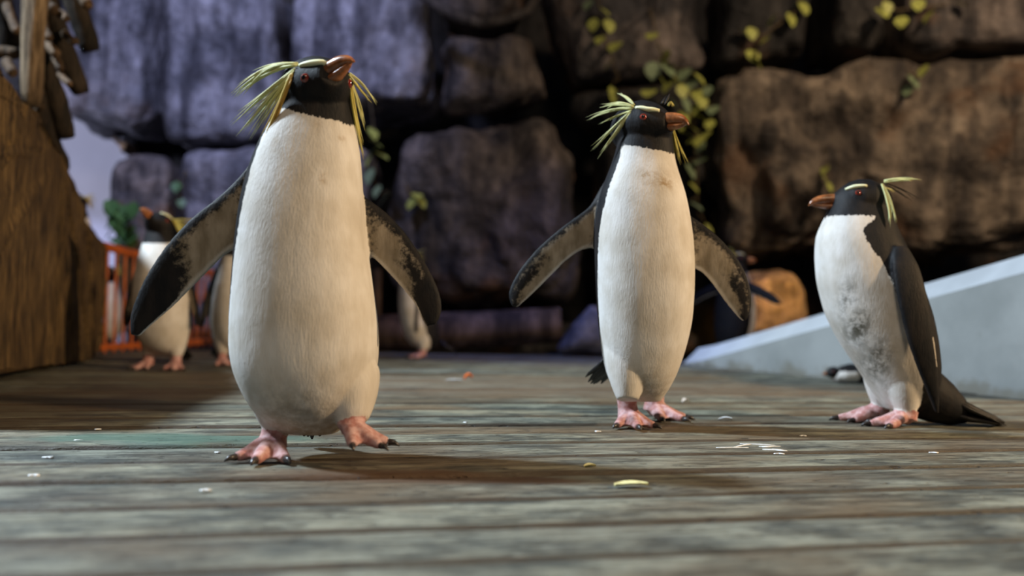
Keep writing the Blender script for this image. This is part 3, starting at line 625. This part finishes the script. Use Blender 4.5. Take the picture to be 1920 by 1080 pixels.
    def generic_crest(s, L=.07, dens=4, tone=.3, spread=1.0):
        for sd in (-1, 1):
            keys = []; p0 = s.near(s.hl(-.004, sd * .044, .030))[0]
            for k in range(6):
                e = s.hl(-.045 - .008 * k, sd * (.050 + spread * (.030 + .004 * k)), .05 - .022 * k * 1.0); e = p0 + (e - p0).normalized() * L * rng.uniform(.8, 1.1)
                keys.append((p0, p0.lerp(e, .5) + Vector((0, 0, .010)), e, .0016, tone + .05 * k))
            s.strands('crest', keys, .004, dens)
            s.brow([s.hl(.036, sd * .02, .024), s.hl(.015, sd * .038, .032), s.hl(-.004, sd * .044, .032)], .004)
    def tail(s, p0, p1, w, n=9, th=.004, vs=.004, fat=1.0):
        p0, p1 = Vector(p0), Vector(p1); parts = []; d = p1 - p0; r = d.cross(Vector((0, 0, 1))).normalized()
        for i in range(n):
            q = (i / (n - 1) - .5) * 2; e = p1 + r * (q * w) - d * (.22 * abs(q)) + Vector((0, 0, rng.uniform(-.004, .006))); a = p0 + r * (q * w * .5) + Vector((0, 0, rng.uniform(-vs, vs)))
            parts.append(tube([a, a.lerp(e, .4) + Vector((0, 0, -.003)), a.lerp(e, .8), e], [.010 * fat, .009 * fat, .006 * fat, .0015], 8, .5))
        v, f = join(parts); return link('tail', mesh(v, f), M['tail'], s.root)

def rows_px(P, tab, dy=0.0):
    out = []
    for (y, xl, xr, yf, yb) in tab:
        a = P.px(xl, y, dy); b = P.px(xr, y, dy); out.append(((a.z + b.z) / 2, (a.x + b.x) / 2, (b.x - a.x) / 2, yf, yb))
    return out

# ---- the big penguin striding forward
b1 = gp(575, 863)
P = Pen('penguin', b1, 0, 'largest penguin, beak raised, striding with one foot lifted, orange plumes beside its face')
rows = rows_px(P, [(812, 530, 628, -.03, .05), (800, 505, 655, -.05, .07), (780, 482, 672, -.066, .08), (750, 464, 690, -.08, .086), (700, 443, 704, -.092, .09), (660, 436, 710, -.096, .09), (600, 437, 708, -.097, .088), (540, 440, 700, -.094, .085), (470, 445, 690, -.088, .078), (400, 452, 683, -.080, .07), (350, 461, 680, -.072, .064), (300, 476, 677, -.063, .056), (260, 492, 671, -.056, .05), (225, 513, 664, -.048, .045), (195, 525, 660, -.044, .042), (165, 535, 655, -.036, .036)])
z = lambda y: P.px(575, y).z
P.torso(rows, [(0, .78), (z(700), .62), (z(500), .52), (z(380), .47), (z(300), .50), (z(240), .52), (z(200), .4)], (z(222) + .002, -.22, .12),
        stains=[(P.px(602, 334, -.07), (.005, .03, .006), .9), (P.px(638, 258, -.05), (.004, .03, .004), .7), (P.px(520, 270, -.05), (.006, .04, .012), .55), (P.px(596, 228, -.05), (.004, .03, .006), .6), (P.px(575, 850, 0), (.07, .2, .06), .75)],  # last entry paints lower-belly shade together with dirt
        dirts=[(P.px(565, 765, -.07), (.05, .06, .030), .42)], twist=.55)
P.head(P.px(594, 172, .0), (.45, -.83, .32), 1.08)
FL = lambda pts: [P.px(x, y, d) for x, y, d in pts]
P.flipper(FL([(528, 236, .03), (490, 276, .026), (458, 322, .014), (410, 368, .008), (362, 402, .004), (312, 455, -.002), (272, 515, -.008), (248, 572, -.012), (240, 605, -.014), (246, 628, -.015)]),
          FL([(500, 470, .01), (452, 462, .01), (420, 478, .008), (392, 505, .004), (362, 535, -.002), (328, 570, -.008), (300, 595, -.012), (275, 616, -.014), (262, 630, -.015)]), (0, -1, 0), .0075, .58, .15)
P.flipper(FL([(650, 345, .01), (690, 372, .01), (722, 396, .008), (755, 430, .004), (785, 472, 0), (808, 512, -.006), (826, 552, -.01), (830, 588, -.012), (818, 608, -.012)]),
          FL([(650, 480, .01), (692, 476, .01), (706, 490, .008), (724, 508, .004), (744, 530, 0), (764, 552, -.006), (780, 572, -.01), (790, 596, -.012), (800, 612, -.012)]), (0, -1, 0), .0075, .66, .17, .5)
P.leg(P.px(535, 700, .0), P.px(518, 806, -.010), .046, .0185)
P.foot(P.px(515, 808, -.010), P.px(510, 836, -.012), -.10, 1.08)
P.leg(P.px(640, 660, .0), P.px(662, 790, -.045), .048, .020)
P.foot(P.px(662, 786, -.046), P.px(656, 806, -.052), .85, .95, .10)
P.finish(.0026, 4)
P.beak(.044, .0125, (.74, -.55, .40)); P.eyes(.030, .042, .010, .0062, (571, 146))
def CP(x, y, d):
    h = P.cast(x, y)
    return h[0] if d is None and h[0] is not None else P.px(x, y, d if d is not None else -.03)
P.strands('crest', [(CP(558, 121, None), CP(500, 112, -.02), CP(434, 179, .0), .0022, .15), (CP(556, 123, None), CP(505, 125, -.02), CP(448, 176, .0), .0022, .05), (CP(556, 120, None), CP(515, 116, -.02), CP(470, 146, .0), .0022, .25),
                    (CP(552, 130, None), CP(512, 165, -.03), CP(434, 236, -.01), .0019, .22), (CP(552, 132, None), CP(515, 172, -.03), CP(442, 256, -.01), .0019, .08), (CP(552, 134, None), CP(525, 172, -.03), CP(466, 264, -.012), .0018, .3)], .0035, 5)
P.strands('crest', [(CP(548, 138, None), CP(528, 185, -.045), CP(489, 272, -.035), .0034, .68), (CP(548, 140, None), CP(526, 190, -.045), CP(497, 262, -.035), .0028, .62), (CP(546, 150, None), CP(530, 190, -.045), CP(516, 226, -.04), .0018, .74)], .0022, 4)
P.strands('crest', [(CP(655, 138, -.02), CP(684, 156, 0), CP(706, 194, .01), .0018, .12), (CP(654, 140, -.02), CP(674, 165, 0), CP(692, 190, .01), .0018, .3), (CP(655, 148, -.02), CP(674, 190, 0), CP(684, 238, .005), .0020, .35), (CP(657, 160, -.02), CP(664, 230, -.01), CP(683, 292, 0), .0026, .45), (CP(656, 160, -.02), CP(666, 215, -.01), CP(676, 262, 0), .0020, .4)], .0025, 4)
P.brow([CP(614, 122, None), CP(590, 119, None), CP(562, 124, None)], .0052)
P.tail(P.px(585, 740, .075), P.px(585, 822, .13), .022)

# ---- the penguin looking right, flippers spread
b2 = gp(1205, 803)
P = Pen('penguin', b2, 0, 'slender penguin looking right with brown-stained upper chest, flippers held out')
rows = rows_px(P, [(752, 1172, 1240, -.02, .05), (735, 1152, 1252, -.045, .07), (700, 1136, 1269, -.066, .078), (650, 1126, 1285, -.080, .082), (600, 1121, 1296, -.088, .084), (550, 1117, 1299, -.092, .082), (500, 1115, 1300, -.092, .08), (450, 1114, 1298, -.088, .076), (400, 1119, 1291, -.080, .07), (360, 1126, 1283, -.072, .062), (330, 1138, 1273, -.062, .056), (300, 1150, 1264, -.052, .05), (270, 1158, 1262, -.046, .046), (240, 1165, 1258, -.040, .04), (215, 1172, 1252, -.032, .034)])
z = lambda y: P.px(1205, y).z
P.torso(rows, [(0, .75), (z(700), .62), (z(500), .50), (z(400), .42), (z(340), .36), (z(300), .34), (z(260), .36)], (z(284) + .003, -.16, .12),
        stains=[(P.px(1215, 330, -.06), (.016, .05, .007), 1.0), (P.px(1245, 345, -.06), (.018, .05, .010), .85), (P.px(1232, 338, -.06), (.03, .05, .014), .5), (P.px(1205, 720, 0), (.05, .2, .03), .35)],
        dirts=[(P.px(1215, 728, -.07), (.03, .06, .02), .4), (P.px(1187, 453, -.09), (.0035, .04, .006), 1.2), (P.px(1160, 533, -.09), (.003, .04, .005), .9), (P.px(1235, 735, -.05), (.02, .05, .010), .6)], twist=.30)
P.head(P.px(1206, 236, .0), (.70, -.71, .08), 1.06)
FL = lambda pts: [P.px(x, y, d) for x, y, d in pts]
P.flipper(FL([(1166, 290, .03), (1134, 338, .022), (1113, 384, .012), (1085, 403, .006), (1050, 428, 0), (1010, 462, -.004), (975, 503, -.008), (955, 538, -.01), (950, 560, -.012), (960, 574, -.012)]),
          FL([(1150, 470, .01), (1113, 464, .01), (1088, 470, .006), (1062, 488, 0), (1040, 510, -.004), (1018, 532, -.008), (998, 552, -.01), (982, 566, -.012), (970, 576, -.012)]), (0, -1, 0), .0075, .93, .15, .68)
P.flipper(FL([(1265, 385, .01), (1292, 402, .01), (1320, 420, .006), (1352, 447, 0), (1382, 480, -.004), (1401, 514, -.008), (1411, 552, -.01), (1409, 585, -.012), (1400, 600, -.012)]),
          FL([(1265, 500, .01), (1298, 502, .01), (1314, 508, .006), (1332, 526, 0), (1348, 548, -.004), (1362, 568, -.008), (1376, 585, -.01), (1386, 597, -.012), (1393, 602, -.012)]), (0, -1, 0), .0075, .90, .15, .62)
P.leg(P.px(1176, 600, -.005), P.px(1177, 750, -.045), .046, .0185)
h = P.L(gp(1179, 800)); P.foot(P.px(1175, 752, h.y), Vector((h.x, h.y, .017)), .12, 1.10)
P.leg(P.px(1236, 610, .0), P.px(1229, 738, .03), .042, .018)
h2 = P.L(gp(1226, 786)); P.foot(P.px(1228, 738, h2.y), Vector((h2.x, h2.y, .017)), .75, 1.15)
P.finish(.0026, 4)
P.beak(.043, .0140, (.84, -.54, .0)); P.eyes(.020, .048, .008, .0062, (1206, 219))
P.strands('crest', [(CP(1186, 205, None), CP(1150, 200, -.02), CP(1104, 224, 0), .0020, .02), (CP(1188, 202, None), CP(1160, 190, -.02), CP(1124, 202, 0), .0020, .1), (CP(1190, 198, None), CP(1175, 182, -.02), CP(1158, 176, 0), .0020, .05), (CP(1188, 200, None), CP(1165, 188, -.02), CP(1138, 196, 0), .0018, .1),
                    (CP(1184, 208, None), CP(1160, 215, -.02), CP(1126, 232, 0), .0017, .2)], .0030, 4)
P.strands('crest', [(CP(1182, 208, None), CP(1155, 235, -.03), CP(1107, 284, -.01), .0020, .25), (CP(1182, 209, None), CP(1160, 240, -.03), CP(1120, 297, -.01), .0026, .2), (CP(1182, 210, None), CP(1165, 240, -.03), CP(1138, 272, -.012), .0018, .25)], .0022, 4)
P.strands('crest', [(CP(1262, 240, -.02), CP(1270, 265, 0), CP(1291, 306, .01), .0020, .4), (CP(1262, 245, -.02), CP(1266, 270, 0), CP(1278, 306, .01), .0018, .45), (CP(1261, 240, -.02), CP(1262, 265, 0), CP(1266, 296, .01), .0016, .5)], .0022, 4)
P.strands('crest_tuft', [(CP(1252, 198, -.02), CP(1258, 186, -.02), CP(1264, 200, -.02), .0034, .45)], .002, 3)
P.strands('crown_feathers', [(CP(1246, 196, None), CP(1252, 186, -.02), CP(1256, 176, -.015), .0016, 1.0), (CP(1240, 194, None), CP(1246, 186, -.02), CP(1250, 180, -.015), .0014, 1.0)], .002, 4)
P.brow([CP(1236, 208, None), CP(1215, 206, None), CP(1192, 202, None)], .0052)
P.tail(P.px(1160, 670, .06), P.px(1118, 722, .15), .032)

# ---- the penguin in profile
b3 = gp(1655, 795)
P = Pen('penguin', b3, -math.pi / 2, 'penguin seen side-on facing left, dark back, dirty belly and long tail')
def prof(x, y): q = P.px(x, y); return q.y, q.z
tab = []
for (y, xf, xb, hw) in [(768, 1662, 1722, .035), (752, 1650, 1742, .058), (735, 1640, 1752, .070), (690, 1611, 1757, .083), (640, 1576, 1752, .089), (590, 1551, 1742, .092), (530, 1535, 1722, .090), (480, 1531, 1702, .082), (440, 1533, 1684, .070), (412, 1547, 1673, .058), (390, 1556, 1668, .048), (365, 1568, 1658, .04)]:
    yf, zf = prof(xf, y); yb, zb = prof(xb, y); tab.append(((zf + zb) / 2, 0, hw, yf, yb))
z = lambda y: P.px(1655, y).z
P.torso(tab, [(z(770), .62), (z(735), .58), (z(690), .60), (z(600), .60), (z(530), .57), (z(490), .52), (z(455), .42), (z(432), .42), (z(416), .60), (z(408), .66)], (z(412), 0, -.03),
        dirts=[((.05, P.px(1570, 560).y, z(560)), (.06, .014, .035), .9), ((.05, P.px(1590, 610).y, z(610)), (.06, .022, .04), 1.1), ((.05, P.px(1625, 670).y, z(670)), (.07, .022, .045), 1.0), ((.05, P.px(1612, 720).y, z(690)), (.07, .014, .05), .7)])
P.head(P.px(1614, 378), (0, -1, .03), 1.02)
xo = .088
def FX(pts): return [P.px(x, y) + Vector((o, 0, 0)) for x, y, o in pts]
P.flipper(FX([(1648, 470, .070), (1640, 495, .088), (1641, 540, .098), (1650, 592, .102), (1663, 642, .102), (1684, 694, .098), (1704, 735, .094), (1716, 762, .090)]),
          FX([(1676, 470, .070), (1690, 505, .086), (1700, 560, .095), (1706, 610, .098), (1714, 660, .098), (1720, 705, .095), (1724, 745, .092), (1724, 768, .090)]), (-1, 0, 0), .007, .7, .2, 0, .92)
rp0 = P.px(1728, 735); rp1 = P.px(1815, 784)
P.add(tube([rp0, rp0.lerp(rp1, .4), rp0.lerp(rp1, .75), rp1], [.056, .046, .032, .012], 24, .95), dark=.05)
P.leg(P.px(1672, 660) + Vector((.035, 0, 0)), P.px(1685, 766) + Vector((.045, 0, 0)), .040, .019)
P.leg(P.px(1664, 660) + Vector((-.035, 0, 0)), P.px(1672, 766) + Vector((-.045, 0, 0)), .040, .019)
a = P.px(1686, 768) + Vector((.045, 0, 0)); hl = Vector((a.x, a.y - .004, .016)); P.foot(a, hl, 0.10, 1.18)
a = P.px(1668, 768) + Vector((-.045, 0, 0)); hl = Vector((a.x, a.y - .012, .016)); P.foot(a, hl, -0.10, 1.18)
P.finish(.0028, 4)
P.beak(.055, .0135, (0, -1, -.02)); P.eyes(.013, .05, .014, .0058, (1609, 361))
def HS(x, y, o): return P.px(x, y) + Vector((o, 0, 0))
P.strands('crest', [(HS(1646, 344, .034), HS(1672, 338, .04), HS(1706, 342, .05), .0030, .15), (HS(1646, 346, .034), HS(1670, 342, .04), HS(1690, 344, .05), .0026, .2), (HS(1648, 348, .034), HS(1680, 355, .03), HS(1715, 378, .03), .0014, 1.0), (HS(1648, 350, .034), HS(1680, 365, .03), HS(1700, 380, .03), .0014, 1.0)], .0022, 5)
P.strands('crest', [(HS(1641, 350, .036), HS(1650, 390, .055), HS(1646, 432, .066), .0040, .12), (HS(1642, 350, .036), HS(1655, 385, .055), HS(1655, 424, .066), .0034, .2)], .0022, 4)
P.strands('crest', [(HS(1646, 346, -.034), HS(1675, 345, -.05), HS(1700, 352, -.06), .0022, .3)], .003, 6)
P.brow([HS(1570, 350, .03), HS(1590, 347, .04), HS(1613, 345, .05)], .0046)
P.brow([HS(1570, 350, -.03), HS(1590, 347, -.04), HS(1613, 345, -.05)], .0046)
P.tail(P.px(1770, 755), P.px(1886, 801) + Vector((0, 0, .004)), .038, 23, vs=.020, fat=1.25)

# ---- background penguins share a generic build
GROWS = [(.045, 0, .030, -.02, .05), (.062, 0, .055, -.055, .07), (.10, 0, .074, -.075, .08), (.15, 0, .084, -.086, .084), (.22, 0, .085, -.088, .08), (.28, 0, .080, -.082, .072), (.33, 0, .070, -.070, .06), (.37, 0, .058, -.057, .05), (.40, 0, .049, -.047, .045), (.43, 0, .042, -.04, .038), (.445, 0, .034, -.03, .03)]
GTHR = [(0, .72), (.1, .62), (.25, .50), (.33, .42), (.36, .40), (.40, .44)]
def bird(base, rz, label, hfwd=(0, -1, .15), sc=1.0, flips=((1, .45, 0), (-1, .45, 0)), beak=True, feet=True, voxel=.004, crest=.07, lean=0.0, group=None, side=0.0):
    P = Pen('penguin', base, rz, label, group)
    P.torso([(a * sc, (b + side * a) * sc, c * sc, (d - lean * a) * sc, (e - lean * a) * sc) for a, b, c, d, e in GROWS], [(a * sc, b) for a, b in GTHR], (.395 * sc, 0, .12))
    P.head(Vector((side * .447, -.004 - lean * .44, .447)) * sc, hfwd, sc * .96)
    for (sd, ang, swing) in flips:
        sh = Vector((sd * .055 + side * .33, .012 - lean * .32, .335)) * sc; d = Vector((sd * math.sin(ang), swing, -math.cos(ang))).normalized()
        ch = Vector((-sd * math.cos(ang) * .55, .45, -math.sin(ang) * .5 - .15)).normalized()
        if ang > .6: ch = Vector((-sd * math.cos(ang), .12, -math.sin(ang))).normalized()
        ld = []; tr = []
        for k in range(8):
            t = k / 7; c = sh + d * (.185 * sc * t) + Vector((0, 0, -.028 * sc * t * t)); wd_ = .050 * sc * (1 - .25 * t) * (1 if k < 7 else .35) * (.9 if k == 6 else 1)
            ld.append(c - ch * wd_ * .5); tr.append(c + ch * wd_ * .5)
        P.flipper(ld, tr, (-sd * math.cos(ang), -math.sin(ang) * .9, 0), .007 * sc, .8, .16)
    for sd in (-1, 1):
        P.leg(Vector((sd * .034, -.002, .15)) * sc, Vector((sd * .044, -.012, .046)) * sc, .040 * sc, .0185 * sc)
        if feet: P.foot(Vector((sd * .044, -.012, .042)) * sc, Vector((sd * .046, -.018, .017 / sc)) * sc, sd * .25, sc, 0, True)
    P.finish(voxel, 3)
    if beak: P.beak(.048, .0135)
    P.eyes(); 
    if crest: P.generic_crest(crest * sc, 4, .35)
    P.tail(Vector((0, .07, .085)) * sc, Vector((0, .15, .02)) * sc, .03 * sc)
    return P
b4 = gp(308, 694); bird(b4, math.radians(-8), 'penguin standing in front of the orange fence, yellow crest spread wide', (-.28, -.75, .55), (697 - 400) / F * b4.y / .49, ((1, .42, -.1), (-1, .35, 0)), crest=.11, side=-.06)
b5 = gp(436, 686); bird(b5, math.radians(38), 'penguin half hidden behind the big penguin, beside the one at the fence', (0, -1, .25), .98, ((1, .3, 0), (-1, .3, .1)))
b6 = gp(796, 673); bird(b6, math.radians(-78), 'penguin by the floor log, its head behind the big penguin\'s flipper', (0, -1, .1), .95, ((1, .12, -.05), (-1, .2, 0)), lean=.16)
b8 = gp(1352, 683); b8 = at(1376, 683, 4.75); b8.z = 0; bird(b8, math.radians(135), 'penguin turned away behind the low white wall, flipper stretched out', (-.71, -.71, .05), 1.05, ((1, 1.3, 0), (-1, 1.3, 0)))
b7 = at(136, 560, 4.6); b7.z = 0.152; b7p = bird(b7, math.radians(20), 'penguin peeping out from behind the fibrous slabs before the white wall', (.1, -1, .1), 1.12)
b10 = gp(214, 660); b10 = at(200, 655, 5.1); b10.z = 0; bird(b10, math.radians(10), 'penguin standing behind the orange fence, white belly between the slats', (.3, -1, .1), .82)
boulder([(60, 655), (70, 600), (100, 588), (140, 592), (156, 610), (160, 660)], 4.45, .36, RD, 'low dark stone behind the slabs under the peeping penguin', .015, 4, 30, 'loose boulders on the floor')

# ---- small bird crouching at the foot of the low wall
b9 = gp(1590, 719); P = Pen('resting_bird', b9, math.radians(-82), 'small black and white bird crouching at the foot of the white wall', None)
P.root['category'] = 'bird'
rg = []
for (yy, w, h, zc) in [(-.055, .006, .008, .018), (-.045, .020, .018, .024), (-.02, .034, .027, .030), (.01, .040, .031, .033), (.045, .036, .028, .030), (.075, .024, .018, .022), (.10, .012, .007, .014), (.13, .006, .003, .010)]:
    rg.append([(w * math.cos(t), yy, zc + h * math.sin(t)) for t in np.linspace(0, 2 * math.pi, 24, endpoint=False)])
v, f = loft(rg); vn = np.array(v); P.add((v, f), dark=np.maximum(vn[:, 2] - .040, vn[:, 1] - .02))
P.head(Vector((0, -.052, .035)), (0, -1, -.12), .42)
P.finish(.0025, 3); P.beak(.04, .012); P.eyes()

# ---------------------------------------------------------------- vines
bpy.context.view_layer.update()
RV = []; RF = []
for ob in list(COL.objects):
    if ob.name.startswith('boulder'):
        o0 = len(RV); RV += [ob.matrix_world @ vv.co for vv in ob.data.vertices]; RF += [tuple(i + o0 for i in pl_.vertices) for pl_ in ob.data.polygons]
RBVH = BVHTree.FromPolygons(RV, RF)
def rockpt(x, y, Y, off=.012):
    d = ray(x, y).normalized(); h = RBVH.ray_cast(CAM, d)
    if h[0] is None or h[0].y > Y + 1.0: return at(x, y, Y + .35)
    return h[0] - d * off
def leaf_mesh():
    V = []; Fc = []; n = 7
    for i in range(n):
        t = i / (n - 1); w = math.sin(math.pi * (t ** .8)) ** .8 * .42 if 0 < i < n - 1 else 0.0
        zc = -.12 * t * t
        V += [(-w, t, zc + .10 * w), (0, t, zc), (w, t, zc + .10 * w)]
    for i in range(n - 1):
        a = i * 3; Fc += [(a, a + 1, a + 4, a + 3), (a + 1, a + 2, a + 5, a + 4)]
    k = len(V); V += [(x, y, zz - .02) for x, y, zz in V]; Fc += [tuple(reversed([i + k for i in q])) for q in Fc]
    return mesh(V, Fc)
LM = {}
for key in ('leaf', 'leaf_green', 'leaf_blue'): LM[key] = leaf_mesh(); LM[key].materials.append(M[key])
def vine(stem, leaves, Y, label, size=.075, key='leaf', name='hanging_vine', mix=None):
    a0 = rockpt(*stem[0], Y); Yv = min(min(rockpt(x, y, Y).y for x, y in stem), min(rockpt(x, y, Y).y for x, y in leaves)) - .03
    p0 = a0 if name == 'hanging_vine' else at(*stem[0], Yv); r = empty(name, p0); tag(r, label, 'vine', 'vines on the rock wall')
    path = [Vector((0, 0.022, 0)) if name == 'hanging_vine' else Vector((0, 0, -.03))] + [at(x, y, Yv) - p0 for x, y in stem]
    twigs = [tube(path, [.006] * len(path), 6)]
    for (x, y) in leaves:
        k = key if not mix or rng.random() > .3 else mix
        o = link('leaf', LM[k], None, r); q = at(x, y, Yv - rng.uniform(.0, .04)) - p0; s = size * rng.uniform(.9, 1.35)
        d = Vector((rng.uniform(-.7, .7), rng.uniform(-.5, -.1), rng.uniform(-1, -.2))).normalized()
        rotq = d.to_track_quat('Y', 'Z'); o.rotation_mode = 'QUATERNION'; o.rotation_quaternion = rotq; o.scale = (s, s, s); o.location = q - d * s * .5
        base = q - d * s * .5; near_ = min((path[i_].lerp(path[i_ + 1], t_ / 8) for i_ in range(len(path) - 1) for t_ in range(9)), key=lambda w_: (w_ - base).length)
        twigs.append(tube([near_, near_.lerp(base, .5) + Vector((0, 0, .012)), base + d * s * .06], [.0035, .003, .0025], 5))
    link('stem', mesh(*join(twigs)), M['stem'], r)
    return r
vine([(1118, -20), (1128, 40), (1140, 90), (1150, 120), (1160, 150)], [(1102, 8), (1134, 20), (1124, 74), (1152, 86), (1142, 118), (1143, 48), (1112, 46), (1150, 178)], 5.5, 'thin vine with round yellow-green leaves hanging left of the leafy clump', .085, mix='leaf_blue')
cl = [(1236, 90), (1262, 122), (1240, 146), (1296, 156), (1326, 170), (1302, 206), (1336, 205), (1312, 275), (1322, 285), (1288, 250), (1222, 66), (1246, 108), (1224, 132), (1254, 130), (1282, 138), (1312, 146), (1252, 160), (1280, 170), (1306, 176), (1216, 172), (1288, 196), (1316, 190), (1284, 218), (1318, 220), (1300, 240), (1324, 252), (1296, 262), (1310, 262), (1270, 150), (1262, 190), (1330, 232), (1276, 236)]
vine([(1220, 20), (1240, 100), (1275, 160), (1300, 230), (1305, 300), (1308, 400)], cl + [(1302, 350), (1306, 385), (1330, 430), (1312, 300), (1296, 320)], 5.5, 'thick clump of yellow-green vine leaves behind the penguin looking right', .085, mix='leaf_blue')
vine([(1500, -20), (1494, 20), (1440, 60), (1415, 90), (1420, 100)], [(1508, 14), (1484, 36), (1446, 38), (1410, 62), (1434, 74), (1412, 104), (1424, 124), (1500, 4), (1395, 60), (1420, 112)], 5.5, 'vine with pale leaves climbing over the dark boulder', .085, mix='leaf_blue')
vine([(1640, -20), (1680, 20), (1720, 15), (1770, 10)], [(1664, 14), (1722, 8), (1740, 30), (1806, 8), (1690, 40), (1656, 22)], 5.5, 'leafy vine tip along the top of the rocks', .085)
vine([(1708, 135), (1712, 140), (1722, 150)], [(1730, 132), (1714, 152), (1702, 168)], 5.25, 'little sprig with two pale leaves on the big brown boulder', .08, 'leaf_blue', mix='leaf')
vine([(1548, 280), (1550, 310), (1552, 345)], [(1546, 318), (1550, 338), (1556, 350)], 5.25, 'small green sprig on the brown boulder above the beak of the side-on penguin', .07)
vine([(694, 180), (705, 280), (700, 340), (715, 365)], [(706, 268), (698, 282), (716, 290), (700, 250), (692, 330), (706, 358), (720, 372), (690, 300)], 5.3, 'grey-green sprig beside the big penguin', .085, 'leaf_blue', mix='leaf')
vine([(760, 345), (768, 358), (780, 380)], [(782, 366), (772, 380), (790, 378)], 5.2, 'single bright yellow-green leaf spray on the round-topped boulder', .08)
pl = [(214 + rng.uniform(-8, 34), 395 + rng.uniform(-10, 60)) for _ in range(26)]
vine([(228, 655), (226, 560), (225, 470), (230, 430), (238, 390)], pl, 5.2, 'dark green plant behind the crested penguin at the fence', .08, 'leaf_green', 'leafy_plant')
vine([(348, 322), (340, 355), (342, 400)], [(330, 350), (336, 362), (322, 370), (340, 380)], 5.4, 'small bright green sprig on the grey stone block', .06, 'leaf_green')

# ---------------------------------------------------------------- litter on the deck
def petal(x, y, L, W, rz, mat, label, cat='petal', h=.004):
    V = []; Fc = []; n = 7
    for i in range(n):
        t = i / (n - 1); w = W * .5 * math.sin(math.pi * min(.97, max(.06, t))) ** .7; zc = h * math.sin(math.pi * t) * .6 + h * .3 * t
        V += [(L * (t - .5), -w, zc + h * .5), (L * (t - .5), -w * .5, zc + h * .1), (L * (t - .5), 0, zc), (L * (t - .5), w * .5, zc + h * .15), (L * (t - .5), w, zc + h * .6)]
    for i in range(n - 1):
        for j in range(4): a = i * 5 + j; Fc.append((a, a + 5, a + 6, a + 1))
    k = len(V); V += [(a, b, c - .0012) for a, b, c in V]; Fc += [tuple(reversed([i + k for i in q])) for q in Fc]
    g = gp(x, y); o = link('fallen_' + cat, mesh(V, Fc), mat); o.location = (g.x, g.y, .0022); o.rotation_euler.z = rz; return tag(o, label, cat, None)
petal(1106, 878, .016, .013, .3, M['petal'], 'small round pale yellow petal on the deck', h=.003)
petal(1184, 913, .040, .020, .15, M['petal'], 'long curled pale yellow petal nearest the foreground boards', h=.003)
petal(1285, 755, .017, .014, .5, M['guano'], 'pale scrap beside the far foot of the penguin looking right', 'scrap', .006)
petal(1360, 790, .026, .013, -.2, M['guano'], 'pale curled scrap between the penguin looking right and the side-on one', 'scrap', .005)
petal(878, 713, .026, .022, .2, M['orange_bit'], 'orange scrap lying on the far deck', 'scrap', .014)
petal(852, 714, .050, .03, .1, M['guano'], 'pale smear-like scrap beside the orange one', 'scrap', .002)
def splat(x, y, L, W, rz, label):
    n = 22; V = []; r = [1 + .35 * math.sin(3 * a + x) + rng.uniform(-.25, .25) for a in np.linspace(0, 2 * math.pi, n, endpoint=False)]
    top = [(L / 2 * r[i] * math.cos(a), W / 2 * r[i] * math.sin(a), .0012) for i, a in enumerate(np.linspace(0, 2 * math.pi, n, endpoint=False))]
    V = top + [(a * 1.05, b * 1.05, 0) for a, b, c in top] + [(0, 0, .0018)]; Fc = [(2 * n, i, (i + 1) % n) for i in range(n)] + [(i, n + i, n + (i + 1) % n, (i + 1) % n) for i in range(n)]
    g = gp(x, y); o = link('dropping', mesh(V, Fc), M['guano']); o.location = (g.x, g.y, .0015); o.rotation_euler.z = rz; return tag(o, label, 'dropping', 'white droppings on the deck')
for (x, y, L, W, rz) in [(1392, 838, .05, .005, .9), (1372, 842, .04, .004, .1), (1440, 840, .03, .008, .3), (1455, 846, .026, .012, -.3), (1462, 853, .012, .006, 0), (1424, 836, .04, .004, -.2), (1120, 811, .008, .006, 0), (873, 794, .006, .006, 0), (1505, 819, .010, .007, 0), (183, 807, .009, .008, 0), (145, 828, .01, .01, 0), (92, 860, .012, .01, 0), (66, 894, .010, .01, 0), (386, 922, .009, .008, 0), (408, 851, .007, .006, 0), (1752, 851, .014, .006, 0)]:
    splat(x, y, L, W, rz, 'thin white dropping dried on the grey deck boards')
